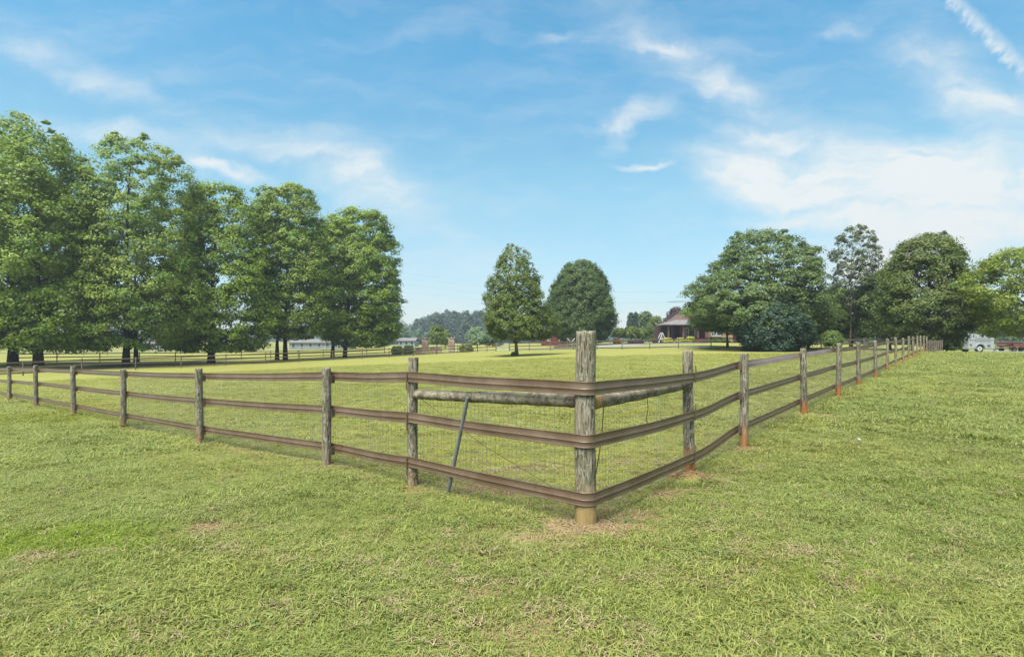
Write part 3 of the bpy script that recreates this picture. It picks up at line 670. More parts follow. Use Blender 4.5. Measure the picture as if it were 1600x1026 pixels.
def far_fence(name, label, pts, rails=(1.07, .66, .22), h=1.22, r=.055, mr=None, mp=None, half=.055, thick=.03, grp=None):
    """pts: list of ground points; posts as parts, rails as parts"""
    root = thing(name, label, 'fence', pts[0], grp)
    me = None
    for p in pts:
        if me is None: me = MB(); me.tube([(0, 0, -.2), (0, 0, h)], r, 8); 
        o = me.build('post', mp or M_oldwood, None) if isinstance(me, MB) else bpy.data.objects.new('post', me)
        if isinstance(me, MB): me = o.data
        else: C.objects.link(o)
        o.parent = root; o.location = Vector(p)-Vector(pts[0])
    for z in rails:
        mb = MB()
        for a, b in zip(pts[:-1], pts[1:]):
            a = Vector(a)+Vector((0, 0, z)); b = Vector(b)+Vector((0, 0, z)); d = b-a; m = (a+b)/2
            mm = d.to_track_quat('X', 'Z').to_matrix().to_4x4(); mb.box(m, (d.length, thick, half*2), M=mm)
        mb.build('rail', mr or M_rail, root)
    return root
LP = [(36, 45.5), (128, 48.4), (212, 51.3), (283, 54.2), (353, 57), (415, 60), (468, 62.9), (520, 65.9), (566, 68.8), (608, 71.7), (646, 74.6), (682, 77.5), (715, 80.4), (746, 83.2)]
LPts = [at(px, Z) for px, Z in LP]
d0 = (LPts[1]-LPts[0]); LPts = [Vector((LPts[0].x-d0.x*k, LPts[0].y-d0.y*k, gz(LPts[0].x-d0.x*k, LPts[0].y-d0.y*k))) for k in (2, 1)]+LPts
far_fence('paddock_fence', 'left side paddock fence with brown rails running in front of the row of big oaks', LPts)
farpx = [(775, 81.5)]+[(px, 70*(1-.0345*k)) for k, px in ((-4, 796), (-3, 827), (-2, 860), (-1, 896), (0, 933), (1, 972), (2, 1015), (3, 1060), (4, 1111), (5, 1165), (6, 1222), (7, 1283), (8, 1350), (9, 1425))]
FPts = [at(px, Z) for px, Z in farpx]
far_fence('paddock_fence', 'far paddock fence with dark thin rails across the view below the house', FPts[1:], mr=M_darkwood)
far_fence('paddock_fence', 'short fence stub with brown rails between the farm gate and the stone pillars', [LPts[-1], at(761, 82.4), FPts[0]])
# second fence on the far side of the tree row, and field fences beyond
sec = [(89, 66), (156, 69), (218, 72), (274, 75), (327, 78), (377, 81), (423, 84), (466, 87), (505, 90), (541, 93), (573, 96), (601, 99)]
far_fence('field_fence', 'dark fence behind the big oaks along the far side of the tree row', [at(20, 63)]+[at(*q) for q in sec], mr=M_darkwood, mp=M_darkwood)
far_fence('field_fence', 'pale rail fence far out in the left field beyond the oaks', [at(-60+k*38, 104+k*2.2) for k in range(17)], mr=M_palew, mp=M_oldwood, rails=(1.1, .6))
far_fence('field_fence', 'weathered rail fence behind the trailer at the right edge', [at(1556+k*22, 63-k*.4) for k in range(6)], mr=M_oldwood, rails=(1.1, .75, .4))
# five-bar gate
gt_ = thing('farm_gate', 'grey five bar metal gate in the far fence left of the young oak', 'gate', FPts[0], )
a, b = FPts[0], FPts[1]
mb = MB()
for z in (.25, .45, .65, .9, 1.15): mb.tube([a+Vector((.1, 0, z)), b+Vector((-.1, 0, z))], .028, 6)
for t in (.04, .5, .96): q = a.lerp(b, t); mb.tube([q+Vector((0, -.02, .2)), q+Vector((0, -.02, 1.18))], .028, 6)
mb.build('gate_bars', M_greym, gt_)
mb = MB(); mb.tube([a+Vector((0, 0, -.2)), a+Vector((0, 0, 1.35))], .07, 8); mb.build('post', M_oldwood, gt_)

# ------------------------------------------------------------------ trees
def crown_mesh(sil, Z, cr, dens, lpc, ls, rnd, thin=0., ragged=.10, depth=.95, flat=.55, inner=.35, droop=0., cy=None, spread=1.0, lobe=.07):
    """sil: (py, left px, right px) rows of the crown, as seen; gives leaf quads filling a body of real depth"""
    k = Z/F; sil = sorted(sil); rows = np.array(sil, float)
    zz = CAMZ-(rows[:, 0]-HY)*k; xl = (rows[:, 1]-CX)*k; xr = (rows[:, 2]-CX)*k
    zg = np.linspace(zz.min(), zz.max(), 80); o = np.argsort(zz); L = np.interp(zg, zz[o], xl[o]); Rr = np.interp(zg, zz[o], xr[o]); hw = np.maximum((Rr-L)/2, .05); mid = (Rr+L)/2
    H = zg[-1]-zg[0]; n = int(max(8, 1.5*dens*2*math.pi*hw.mean()*H/(cr*cr)))
    w_ = hw**1.2; w_ /= w_.sum(); i = rnd.choice(80, n, p=w_); f = np.where(rnd.random(n) < .78, rnd.uniform(.80, 1.04, n), np.sqrt(rnd.uniform(inner**2, .85, n)))
    th = rnd.uniform(0, 2*math.pi, n); lobes = 1+lobe*np.sin(3*th+i*.12)+.05*np.sin(5*th-i*.22)
    cs_ = cr*rnd.uniform(.55, 1.3, n); hwc = np.maximum(hw[i]-cs_*.30, .1)*lobes
    cz = np.clip(zg[i]+rnd.uniform(-.5, .5, n)*H/80, zg[0]+cs_*.3, zg[-1]-cs_*flat*.6); cx = mid[i]+np.cos(th)*f*hwc; cyy = (cy if cy is not None else Z)+np.sin(th)*f*hwc*depth
    cz -= droop*f*f*hw[i]
    # ragged twigs that stand out of the crown's upper outline
    pu = (rnd.random(n) < ragged) & (zg[i] > zg[0]+.45*H)
    cz = cz+pu*rnd.uniform(.1, .5, n)*cr*((zg[i]-zg[0])/H); cx = cx+pu*np.cos(th)*rnd.uniform(0, .3, n)*cr; cs_ = np.where(pu, cs_*.55, cs_)
    cen = np.stack((cx, cyy, cz), -1); out = np.stack((np.cos(th)*f, np.sin(th)*f, (zg[i]-zg.mean())/H*.6), -1)
    tone = rnd.random(n); lpc = int(lpc*1.55); ci = np.repeat(np.arange(n), lpc)
    if thin: ci = ci[rnd.random(len(ci)) > thin*np.clip(((cz[ci]-zg[0])/H-.35)*2.5, 0, 1)]
    m = len(ci)
    d = rnd.normal(size=(m, 3)); d /= np.linalg.norm(d, axis=1)[:, None]; rad = rnd.random(m)**.45
    off = d*rad[:, None]*cs_[ci][:, None]; off[:, 2] *= flat
    off[:, 2] -= .25*(off[:, 0]**2+off[:, 1]**2)/cs_[ci]*spread
    pos = cen[ci]+off
    nn = d*np.array((.6, .6, .35))+out[ci]*.55+np.array((0, 0, .55))+rnd.normal(size=(m, 3))*.38; nn /= np.linalg.norm(nn, axis=1)[:, None]
    t1 = np.cross(nn, rnd.normal(size=(m, 3))); t1 /= np.linalg.norm(t1, axis=1)[:, None]; t2 = np.cross(nn, t1)
    s_ = ls*.80*rnd.uniform(.55, 1.3, m)[:, None]
    V = np.stack((pos-t1*s_*.8, pos-t2*s_*.42, pos+t1*s_*.8, pos+t2*s_*.42), 1).reshape(-1, 3)
    tn = np.clip(.7*tone[ci]+.3*rnd.random(m), 0, 1)
    return V, np.arange(m*4).reshape(-1, 4), tn, cen
def tree(name, label, cat, px, by, Z, sil, leaf, cr=1.0, dens=.9, lpc=60, ls=.22, trunk=.3, bark=None, grp=None, fork=None, limbs=26, seed=1, base=None, crown='crown', lean=0., stems=None, **kw):
    rnd = np.random.default_rng(seed); X = (px-CX)/F*Z; g0 = gz(X, Z) if base is None else base
    root = thing(name, label, cat, (X, Z, g0), grp)
    V, Fq, tn, cen = crown_mesh(sil, Z, cr, dens, lpc, ls, rnd, **kw)
    np_mesh(crown, V, Fq, leaf, root, {'tone': ('FACE', tn)})
    top = cen[:, 2].max(); bot = cen[:, 2].min(); mx = cen[:, 0].mean()
    if trunk:
        mb = MB()
        for sx, sr in (stems or [(0, 1.)]):
            tipx = mx*.5+X*.5; P = []; rr_ = []
            for t in np.linspace(0, 1, 8):
                z = g0-.15+(top-g0)*.93*t; P.append((X+sx*(1+t*3)+(tipx-X)*t**1.5+.12*math.sin(t*6+seed), Z+.1*math.sin(t*5+seed*2), z)); rr_.append(max(.02, trunk*sr*((1-t)**.8*.92+.03)*(1.45 if t == 0 else 1)))
            mb.tube(P, rr_, 10)
        tp = np.array(P)
        for c_ in cen[rnd.choice(len(cen), min(limbs, len(cen)), replace=False)]:
            hz = np.clip(c_[2]-.45*math.hypot(c_[0]-X, c_[1]-Z)-.3, max(bot-.6, g0+.25*(bot-g0)+.3), top-.5); hz = min(hz, c_[2]-.1)
            sx = np.interp(hz, tp[:, 2], tp[:, 0]); sy = np.interp(hz, tp[:, 2], tp[:, 1]); r0 = max(.02, trunk*.36*(1-(hz-g0)/(top-g0+.1)))
            s_ = Vector((sx, sy, hz)); e = Vector(c_); m_ = s_.lerp(e, .5)+Vector((0, 0, .12*(e-s_).length))
            mb.tube([s_, s_.lerp(m_, .6), m_, m_.lerp(e, .6)+Vector((0, 0, .05)), e], [r0, r0*.8, r0*.6, r0*.4, .012], 6)
        mb.build('trunk', bark or M_bark, root, True)
    return root
OG = 'big oaks in the row left of the paddock'
tree('oak_tree', 'biggest full green oak at the left edge of the photo, nearest of the row', 'tree', 62, 571, 54, [(187, 22, 62), (205, -10, 92), (240, -45, 122), (300, -75, 140), (370, -95, 150), (430, -100, 158), (480, -95, 160), (515, -80, 150), (542, -50, 125)], L_oak, 1.15, 1.15, 62, .23, .36, grp=OG, seed=11, droop=.06)
tree('oak_tree', 'oak at the far left whose trunk stands left of the big edge oak', 'tree', 22, 572, 60, [(205, -60, 20), (260, -90, 60), (340, -110, 80), (440, -110, 85), (510, -100, 80), (540, -70, 60)], L_oak, 1.2, .9, 55, .24, .40, grp=OG, seed=12)
tree('oak_tree', 'tall open oak with ragged top twigs, second from the left in the row', 'tree', 195, 570, 58, [(210, 180, 222), (228, 165, 250), (252, 150, 292), (300, 130, 300), (360, 122, 312), (430, 118, 318), (480, 118, 318), (515, 128, 300), (545, 150, 270)], L_oak2, 1.05, .78, 60, .21, .30, grp=OG, seed=13, inner=.2, ragged=.4)
tree('oak_tree', 'slimmer trunked oak just right of and behind the open topped oak', 'tree', 211, 567, 66, [(300, 170, 250), (360, 150, 290), (430, 140, 300), (490, 140, 300), (530, 160, 280)], L_oak, 1.1, .6, 50, .24, .22, grp=OG, seed=14)
tree('oak_tree', 'broad bright green oak with low sweeping boughs in the middle of the row', 'tree', 330, 567, 64, [(286, 318, 362), (305, 300, 388), (345, 290, 405), (400, 278, 418), (450, 270, 428), (490, 262, 428), (520, 265, 420), (543, 285, 395)], L_oak, 1.1, 1.1, 62, .24, .34, grp=OG, seed=15, droop=.08)
tree('oak_tree', 'paler grey-green oak with feathery upright top, fourth in the row', 'tree', 446, 562, 70, [(289, 432, 470), (302, 400, 490), (330, 398, 500), (380, 405, 510), (430, 408, 520), (480, 410, 520), (510, 415, 512), (528, 435, 490)], L_oak2, 1.0, 1.0, 60, .23, .26, grp=OG, seed=16)
tree('oak_tree', 'dark trunk standing close beside the paler oak trunk, crown hidden behind it', 'tree', 434, 562, 76, [(340, 400, 480), (400, 390, 500), (470, 395, 500), (520, 410, 490)], L_oak, 1.1, .5, 50, .26, .24, grp=OG, seed=17)
tree('oak_tree', 'rounded green oak at the right end of the row beside open sky', 'tree', 540, 558, 80, [(329, 530, 590), (345, 512, 606), (380, 502, 615), (420, 498, 625), (460, 498, 628), (500, 500, 628), (525, 505, 622), (540, 530, 600)], L_oak, 1.1, 1.1, 60, .26, .27, grp=OG, seed=18)
tree('oak_tree', 'oak with a split base between the pale oak and the end oak of the row', 'tree', 519, 558, 86, [(350, 490, 560), (420, 480, 590), (500, 490, 600), (530, 500, 570)], L_oak2, 1.15, .5, 50, .28, .26, grp=OG, seed=19)
# young oak inside the paddock
tree('young_oak_tree', 'young oak alone inside the paddock with a bare lower trunk', 'tree', 806, 556, 57.7, [(381, 797, 806), (393, 784, 820), (412, 773, 834), (435, 766, 843), (455, 762, 848), (475, 760, 852), (492, 758, 862), (508, 754, 872), (521, 764, 869), (529, 785, 850)], L_mid, .44, .90, 36, .16, .17, M_bark2, seed=21, limbs=60, flat=.75, inner=.25, lobe=.16, thin=.55)
tree('maple_tree', 'dense dark egg-shaped maple right of the young oak', 'tree', 908, 545, 92, [(407, 900, 914), (414, 884, 930), (430, 870, 943), (458, 861, 954), (490, 856, 960), (515, 862, 956), (533, 880, 940)], L_dark, .8, 1.8, 60, .21, .3, seed=22, flat=.8)
tree('spreading_tree', 'wide spreading tree with feathery leaves standing over the dark shrub, hiding the house', 'tree', 1204, 548, 56, [(361, 1150, 1225), (372, 1138, 1240), (395, 1125, 1276), (430, 1102, 1286), (460, 1078, 1286), (488, 1078, 1292), (503, 1090, 1292), (514, 1130, 1285), (526, 1160, 1270)], L_ash, .80, 1.15, 52, .19, .26, seed=23, limbs=60, flat=.42, droop=.05, lobe=.12)
tree('spreading_tree', 'lighter green leafy tree overhanging the house porch, left of the dark shrub', 'tree', 1135, 546, 62, [(458, 1100, 1170), (472, 1080, 1200), (490, 1072, 1210), (503, 1078, 1205), (512, 1104, 1198), (517, 1130, 1188)], L_yel2, .7, 1.2, 50, .2, .14, seed=33, limbs=20, flat=.5)
tree('spreading_tree', 'pale feathery tree right of the dark shrub with boughs reaching over the fence', 'tree', 1262, 545, 60, [(458, 1240, 1290), (475, 1225, 1310), (500, 1220, 1312), (518, 1230, 1302)], L_ash, .6, .9, 50, .18, .13, seed=34, limbs=20, flat=.45)
tree('dark_shrub', 'large dense blue-green shrub at the foot of the wide spreading tree', 'shrub', 1206, 548, 52.0, [(470, 1185, 1232), (485, 1165, 1250), (505, 1152, 1262), (528, 1155, 1262), (549, 1170, 1248)], L_shrub, .55, 1.5, 60, .16, .1, crown='foliage', seed=24, flat=.8, limbs=8)
tree('slender_tree', 'thin see-through tree rising above the others right of the spreading tree', 'tree', 1328, 547, 60, [(352, 1325, 1350), (370, 1310, 1366), (400, 1300, 1376), (440, 1296, 1376), (480, 1306, 1368)], L_grey, .38, .30, 30, .15, .10, M_bark2, seed=25, limbs=70, flat=.7, inner=.1)
tree('bushy_tree', 'low dark leafy tree under the slender see-through tree', 'tree', 1330, 543, 64, [(452, 1290, 1350), (470, 1275, 1380), (500, 1270, 1395), (525, 1280, 1390)], L_dark, .8, 1.4, 60, .2, .15, seed=26, flat=.75)
tree('bushy_tree', 'dark rounded tree between the slender tree and the large olive-green tree', 'tree', 1388, 538, 58, [(425, 1365, 1405), (445, 1352, 1415), (480, 1345, 1425), (520, 1350, 1425)], L_dark, .8, 1.3, 60, .2, .15, seed=27, flat=.75)
tree('large_tree', 'large dense olive-green tree where the near fence ends', 'tree', 1452, 541, 47, [(366, 1444, 1466), (376, 1414, 1484), (400, 1396, 1498), (440, 1388, 1510), (470, 1380, 1519), (500, 1380, 1516), (520, 1398, 1504), (533, 1420, 1490)], L_olive, .72, 1.35, 62, .16, .3, seed=28, limbs=40, flat=.62)
tree('bushy_tree', 'dark low tree just right of the fence end, behind the picket panel', 'tree', 1482, 548, 52, [(500, 1468, 1500), (520, 1462, 1508), (545, 1468, 1496)], L_dark, .5, 1.3, 50, .15, .08, seed=29)
tree('roadside_tree', 'light yellow-green tree hanging over the trailer at the right edge', 'tree', 1640, 553, 40, [(388, 1570, 1690), (402, 1545, 1730), (440, 1530, 1760), (470, 1540, 1770), (500, 1545, 1770), (525, 1570, 1750)], L_yel, .62, .95, 46, .15, .2, seed=30, limbs=60, flat=.45, inner=.2)
tree('roadside_tree', 'pale green tree behind the trailer between the olive tree and right edge tree', 'tree', 1528, 545, 75, [(455, 1515, 1560), (480, 1505, 1580), (515, 1508, 1580)], L_yel, .9, 1.2, 50, .24, .15, seed=31)
# small trees and shrubs behind the far fence
SM = [('small_tree', 'round-topped dark green tree behind the left stone pillar', 'tree', 682, 540, 120, [(509, 675, 690), (520, 672, 694), (535, 674, 692)], L_mid, .8),
      ('small_tree', 'lighter green tree just left of the right stone pillar', 'tree', 695, 540, 124, [(517, 688, 700), (527, 685, 704), (536, 688, 702)], L_oak2, .8),
      ('small_tree', 'pale silvery green tree left of the young oak', 'tree', 745, 541, 112, [(511, 738, 752), (522, 730, 762), (536, 732, 764)], L_pale, .9),
      ('small_tree', 'green tree with a low crown beside the young oak trunk', 'tree', 770, 541, 115, [(518, 760, 780), (530, 755, 786), (538, 758, 784)], L_ash, .9),
      ('small_tree', 'umbrella shaped small tree nearest the thick corner post', 'tree', 967, 539, 98, [(513, 962, 972), (518, 957, 977), (525, 958, 976)], L_mid, .5),
      ('small_tree', 'umbrella shaped small tree in the middle of the three by the drive', 'tree', 986, 539, 96, [(510, 980, 992), (517, 975, 998), (526, 976, 996)], L_mid, .5),
      ('small_tree', 'umbrella shaped small tree on the house side of the three by the drive', 'tree', 1002, 539, 97, [(513, 997, 1007), (519, 992, 1011), (527, 994, 1010)], L_mid, .5),
      ('conifer_tree', 'narrow dark conifer left of its twin behind the umbrella trees', 'tree', 986, 536, 150, [(488, 985, 987), (500, 982, 990), (520, 981, 991)], L_wood, .9),
      ('conifer_tree', 'narrow dark conifer right of its twin behind the umbrella trees', 'tree', 993, 536, 150, [(488, 992, 994), (500, 989, 997), (520, 988, 998)], L_wood, .9),
      ('background_tree', 'rounded green tree behind the narrow conifers', 'tree', 1008, 536, 145, [(487, 1003, 1013), (497, 998, 1022), (515, 996, 1026), (530, 998, 1024)], L_dark, 1.2),
      ('background_tree', 'lighter green tree between the conifers and the purple tree', 'tree', 1026, 536, 135, [(495, 1020, 1032), (508, 1014, 1038), (528, 1014, 1040)], L_mid, 1.2),
      ('purple_tree', 'purple-leaved tree rising behind the porch roof', 'tree', 1056, 535, 125, [(481, 1052, 1062), (490, 1044, 1070), (503, 1036, 1074), (525, 1036, 1072)], L_wine, 1.0)]
GR = {'umbrella': 'umbrella shaped trees by the drive', 'narrow dark conifer': 'twin conifers', 'yellow shrub': 'yellow shrubs below the porch', 'clipped': 'clipped bushes by the pillars'}
def grp_of(l): return next((v for k_, v in GR.items() if k_ in l), None)
for k, (nm, lab, cat, px, py, Z, sil, lf, cr) in enumerate(SM):
    tree(nm, lab, cat, px, py, Z, sil, lf, cr, 1.4, 36, max(.2, Z*.0028), .12, grp=grp_of(lab), seed=50+k, limbs=10, flat=.75)
SH = [('hedge_bush', 'clipped green bush left of the left stone pillar, outer one', 620, 552, 92, [(541, 615, 626), (547, 612, 629), (552, 613, 628)], L_yel2),
      ('hedge_bush', 'clipped green bush left of the left stone pillar, inner one', 638, 552, 92, [(540, 633, 644), (546, 630, 647), (551, 631, 646)], L_yel2),
      ('hedge_bush', 'round clipped bush right of the right stone pillar', 728, 550, 86, [(538, 723, 734), (543, 718, 738), (549, 719, 738)], L_mid),
      ('flowering_shrub', 'yellow shrub below the porch, leftmost of the three', 1042, 535, 94, [(528, 1037, 1048), (533, 1034, 1051), (536, 1036, 1049)], L_gold),
      ('flowering_shrub', 'yellow shrub below the porch, middle of the three', 1063, 535, 94, [(528, 1058, 1068), (532, 1056, 1070), (535, 1058, 1068)], L_gold),
      ('flowering_shrub', 'yellow shrub below the porch, beside the brick steps', 1078, 534, 94, [(526, 1074, 1084), (530, 1072, 1085), (534, 1074, 1084)], L_gold),
      ('flowering_shrub', 'burgundy shrub left of the yellow shrubs', 1027, 536, 95, [(529, 1022, 1033), (534, 1020, 1036), (538, 1022, 1034)], L_wine),
      ('flowering_shrub', 'burgundy low shrub beside the orange shrub', 992, 538, 95, [(531, 985, 1002), (535, 982, 1005), (539, 984, 1004)], L_wine),
      ('flowering_shrub', 'orange flowering shrub under the umbrella trees', 965, 539, 92, [(529, 961, 968), (533, 959, 971), (539, 960, 970)], L_orange),
      ('leafy_bush', 'green bush behind the near fence right of the dark shrub', 1300, 543, 50, [(516, 1294, 1306), (526, 1287, 1315), (540, 1290, 1312)], L_yel2),
      ('leafy_bush', 'green bush in front of the tan part of the house', 1125, 535, 96, [(528, 1112, 1134), (533, 1108, 1140), (536, 1110, 1138)], L_dark),
      ('leafy_bush', 'small shoots growing at the foot of the young oak', 802, 556, 57.5, [(550, 801, 803), (553, 799, 804), (556, 800, 803)], L_yel2)]
for k, (nm, lab, px, py, Z, sil, lf) in enumerate(SH):
    sz = (sil[-1][0]-sil[0][0])/F*Z
    tree(nm, lab, 'shrub', px, py, Z, sil, lf, max(.16, sz*.22), 1.6, 34, max(.10, Z*.0019), .03, grp=grp_of(lab), seed=80+k, limbs=4, flat=.8, crown='foliage')
# far-off woods that read as one mass
def wood(name, label, items, leaf, ls, seed):
    rnd = np.random.default_rng(seed); Vs = []; tn = []; Fs = []; off = 0
    for (px, Z, top, wpx) in items:
        bz = HY+(CAMZ+.9)*F/Z
        V, Fq, t, _ = crown_mesh([(top, px-wpx*.15, px+wpx*.15), (top+(bz-top)*.18, px-wpx*.4, px+wpx*.4), (top+(bz-top)*.5, px-wpx*.55, px+wpx*.55), (bz, px-wpx*.5, px+wpx*.5)], Z, 2.6*Z/350, .8, 26, ls*Z/350, rnd, flat=.8)
        Vs.append(V); tn.append(t); Fs.append(Fq+off); off += len(V)
    o = np_mesh(name, np.concatenate(Vs), np.concatenate(Fs), leaf, None, {'tone': ('FACE', np.concatenate(tn))})
    return tag(o, label, 'woodland', None, 'stuff')
rw = random.Random(5)
it = [(px, 330+rw.uniform(-25, 60), 487+rw.uniform(-3, 6)+max(0, (672-px))*.45, 24) for px in np.arange(655, 905, 9)]
wood('distant_wood', 'dark blue-green wood on the skyline between the end oak and the young oak', it, L_wood, 1.1, 1)
it = [(px, 420+rw.uniform(-30, 50), 501+rw.uniform(-6, 8), 22) for px in np.arange(545, 690, 8)]+[(px, 250+rw.uniform(-20, 20), 516+rw.uniform(-4, 4), 18) for px in np.arange(605, 680, 12)]
wood('distant_wood', 'pale hazy trees beyond the stone pillars on the left skyline', it, L_hill, 1.0, 2)
it = [(px, 500+rw.uniform(-60, 60), 519+rw.uniform(-4, 4), 26) for px in np.arange(-700, 560, 15)]
wood('distant_wood', 'low hazy treeline beyond the left field', it, L_hill, 1.2, 3)
it = [(px, 400+rw.uniform(-40, 40), 521+rw.uniform(-4, 4), 24) for px in np.arange(900, 1100, 12)]
wood('distant_wood', 'low treeline behind the umbrella trees', it, L_hill, 1.0, 4)
it = [(px, 170+rw.uniform(-25, 40), 498+rw.uniform(-10, 10), 40) for px in np.arange(1180, 2300, 18)]
wood('distant_wood', 'green woodland behind the trees on the right', it, L_dark, 1.2, 5)

# ------------------------------------------------------------------ drives
def ribbon(name, pts, wd, m, lift=.03):
    V = []; Fq = []; n = 60; P = [Vector(p) for p in pts]; cum = [0]
    for a_, b_ in zip(P[:-1], P[1:]): cum.append(cum[-1]+(b_-a_).length)
    S = np.linspace(0, cum[-1], n); X = np.interp(S, cum, [p.x for p in P]); Y = np.interp(S, cum, [p.y for p in P])
    T_ = np.stack((np.gradient(X), np.gradient(Y)), -1); T_ /= np.linalg.norm(T_, axis=1)[:, None]
    k = 7; vs = []
    for i in range(n):
        for j in range(k): o = (j/(k-1)-.5)*wd; vs.append((X[i]-T_[i, 1]*o, Y[i]+T_[i, 0]*o))
    vs = np.array(vs); z = ground(vs[:, 0], vs[:, 1])+lift
    Fq = np.array([(i*k+j, i*k+j+1, (i+1)*k+j+1, (i+1)*k+j) for i in range(n-1) for j in range(k-1)])
    return tag(np_mesh(name, np.c_[vs, z], Fq, m, None, None, True), kind='structure')
ribbon('driveway', [at(700, 92), at(790, 88), at(860, 81), at(940, 77), at(1040, 71), at(1130, 66)], 4.6, M_drive)
ribbon('driveway', [at(925, 85), at(980, 86), at(1040, 88), at(1090, 92)], 6, M_drive)
ribbon('driveway', [at(1556, 66), at(1620, 60), at(1700, 56)], 7, M_drive)

# ------------------------------------------------------------------ buildings
def windowpart(root, x, y, z, w_, h, frame=M_white, glass=M_glass, mull=True):
    """a window facing the camera; the frame is a part, the pane its sub-part"""
    t = .09; mb = MB()
    for sx in (-1, 1): mb.box((x+sx*(w_/2-t/2), y-.05, z), (t, .1, h))
    for sz in (-1, 1): mb.box((x, y-.052, z+sz*(h/2-t/2)), (w_-2*t, .1, t))
    if mull: mb.box((x, y-.045, z), (.05, .07, h-2*t)); mb.box((x, y-.04, z), (w_-2*t-.01, .06, .05))
    fr_ = mb.build('window', frame, root); mb = MB(); mb.box((x, y-.012, z), (w_-2*t, .02, h-2*t)); mb.build('pane', glass, fr_)
def W(px, py, Z): return Vector(((px-CX)/F*Z, Z, CAMZ-(py-HY)/F*Z))
Zh = 100.; hb = W(1100, 533, Zh)
ho = thing('house', 'low brick and timber house with a grey-roofed columned porch, half hidden by the spreading tree', 'house', hb)
s = Zh/F
x0, x1 = W(1040, 0, Zh).x, W(1106, 0, Zh).x; fl = W(0, 529.3, Zh).z; ev = W(0, 506.5, Zh).z; gb = hb.z-.6
mb = MB(); mb.box(((x0+x1)/2, Zh+1.2, (gb+fl)/2), (x1-x0, 2.6, fl-gb)); mb.build('porch_base', M_brick, ho)
mb = MB(); xs = W(1068, 0, Zh).x; xe = W(1175, 0, Zh).x
mb.box(((xs+xe)/2, Zh+6.5, (gb+ev)/2), (xe-xs, 8, ev-gb-.02)); mb.build('wall', M_brick, ho)
xt = W(1106.5, 0, Zh).x; xt2 = W(1150, 0, Zh).x
mb = MB(); mb.box(((xt+xt2)/2, Zh+2.0, (gb+ev)/2), (xt2-xt, 1.2, ev-gb)); mb.build('wall', M_tan, ho)['label'] = 'tan projecting front wall with a paired window'
mb = MB(); mb.box((W(1052, 0, Zh).x, Zh+6.1, (fl+ev)/2), (W(1068, 0, Zh).x-W(1045, 0, Zh).x-.3, 5, ev-fl-.02)); mb.build('porch_wall', M_maroon, ho)
for px in (1045, 1068, 1091, 1103.5):
    mb = MB(); x = W(px, 0, Zh).x; mb.box((x, Zh+.2, (fl+ev)/2), (.26, .26, ev-fl)); mb.box((x, Zh+.2, ev-.09), (.40, .40, .16)); mb.box((x, Zh+.2, fl+.09), (.38, .38, .18)); mb.build('column', M_cedar, ho)
mb = MB(); mb.box((W(1057, 0, Zh).x, Zh+2.9, (fl+ev)/2), (.24, .24, ev-fl)); mb.build('column', M_cedar, ho)
mb = MB()                                                     # porch roof: low hip
rx0, rx1 = W(1036.5, 0, Zh).x, x1+.3; ry0, ry1 = Zh-.6, Zh+5; rz = W(0, 499, Zh).z; rm = W(1062, 0, Zh).x
mb.add([(rx0, ry0, ev), (rx1, ry0, ev), (rx1, ry1, ev), (rx0, ry1, ev), (rm, Zh+2.6, rz), (rx1, Zh+2.6, rz), (rx0, ry0, ev-.14), (rx1, ry0, ev-.14), (rx1, ry1, ev-.14), (rx0, ry1, ev-.14)],
       [(0, 1, 5, 4), (1, 2, 5), (2, 3, 4, 5), (3, 0, 4), (0, 6, 7, 1), (1, 7, 8, 2), (2, 8, 9, 3), (3, 9, 6, 0), (6, 9, 8, 7)]); mb.build('porch_roof', M_roofgrey, ho)
mb = MB()                                                     # main roof behind, brown shingles
bx0, bx1 = W(1060, 0, Zh).x, xe+1; by0, by1 = Zh+3, Zh+12; rdz = W(0, 478, Zh).z
mb.add([(bx0, by0, ev+.03), (bx1, by0, ev+.03), (bx1, by1, ev+.03), (bx0, by1, ev+.03), (bx0+3.6, Zh+7.5, rdz), (bx1-3.6, Zh+7.5, rdz)], [(0, 1, 5, 4), (1, 2, 5), (2, 3, 4, 5), (3, 0, 4), (3, 2, 1, 0)]); mb.build('roof', M_roofbrown, ho)
wy = Zh+2.5
for px, py, w_, h, yy_ in ((1079.5, 518.5, .78, 1.65, wy), (1095, 519, .7, 1.55, wy)): windowpart(ho, W(px, py, Zh).x, yy_, W(px, py, Zh).z, w_, h)
for px in (1119.5, 1127.5): windowpart(ho, W(px, 517, Zh).x, Zh+1.4, W(px, 518.5, Zh).z, .85, 1.5)
mb = MB(); mb.box((W(1056.5, 0, Zh).x, Zh+3.5, fl+1.1), (1.7, .1, 2.1)); mb.build('porch_opening', M_glass, ho)
mb = MB()
for k in range(4): mb.box((W(1094, 0, Zh).x, Zh-.6-.3*k, gb+(fl-gb)*(.88-.2*k)/2), (2.0, .3, (fl-gb)*(.88-.2*k)))
mb.build('porch_steps', M_brick, ho)
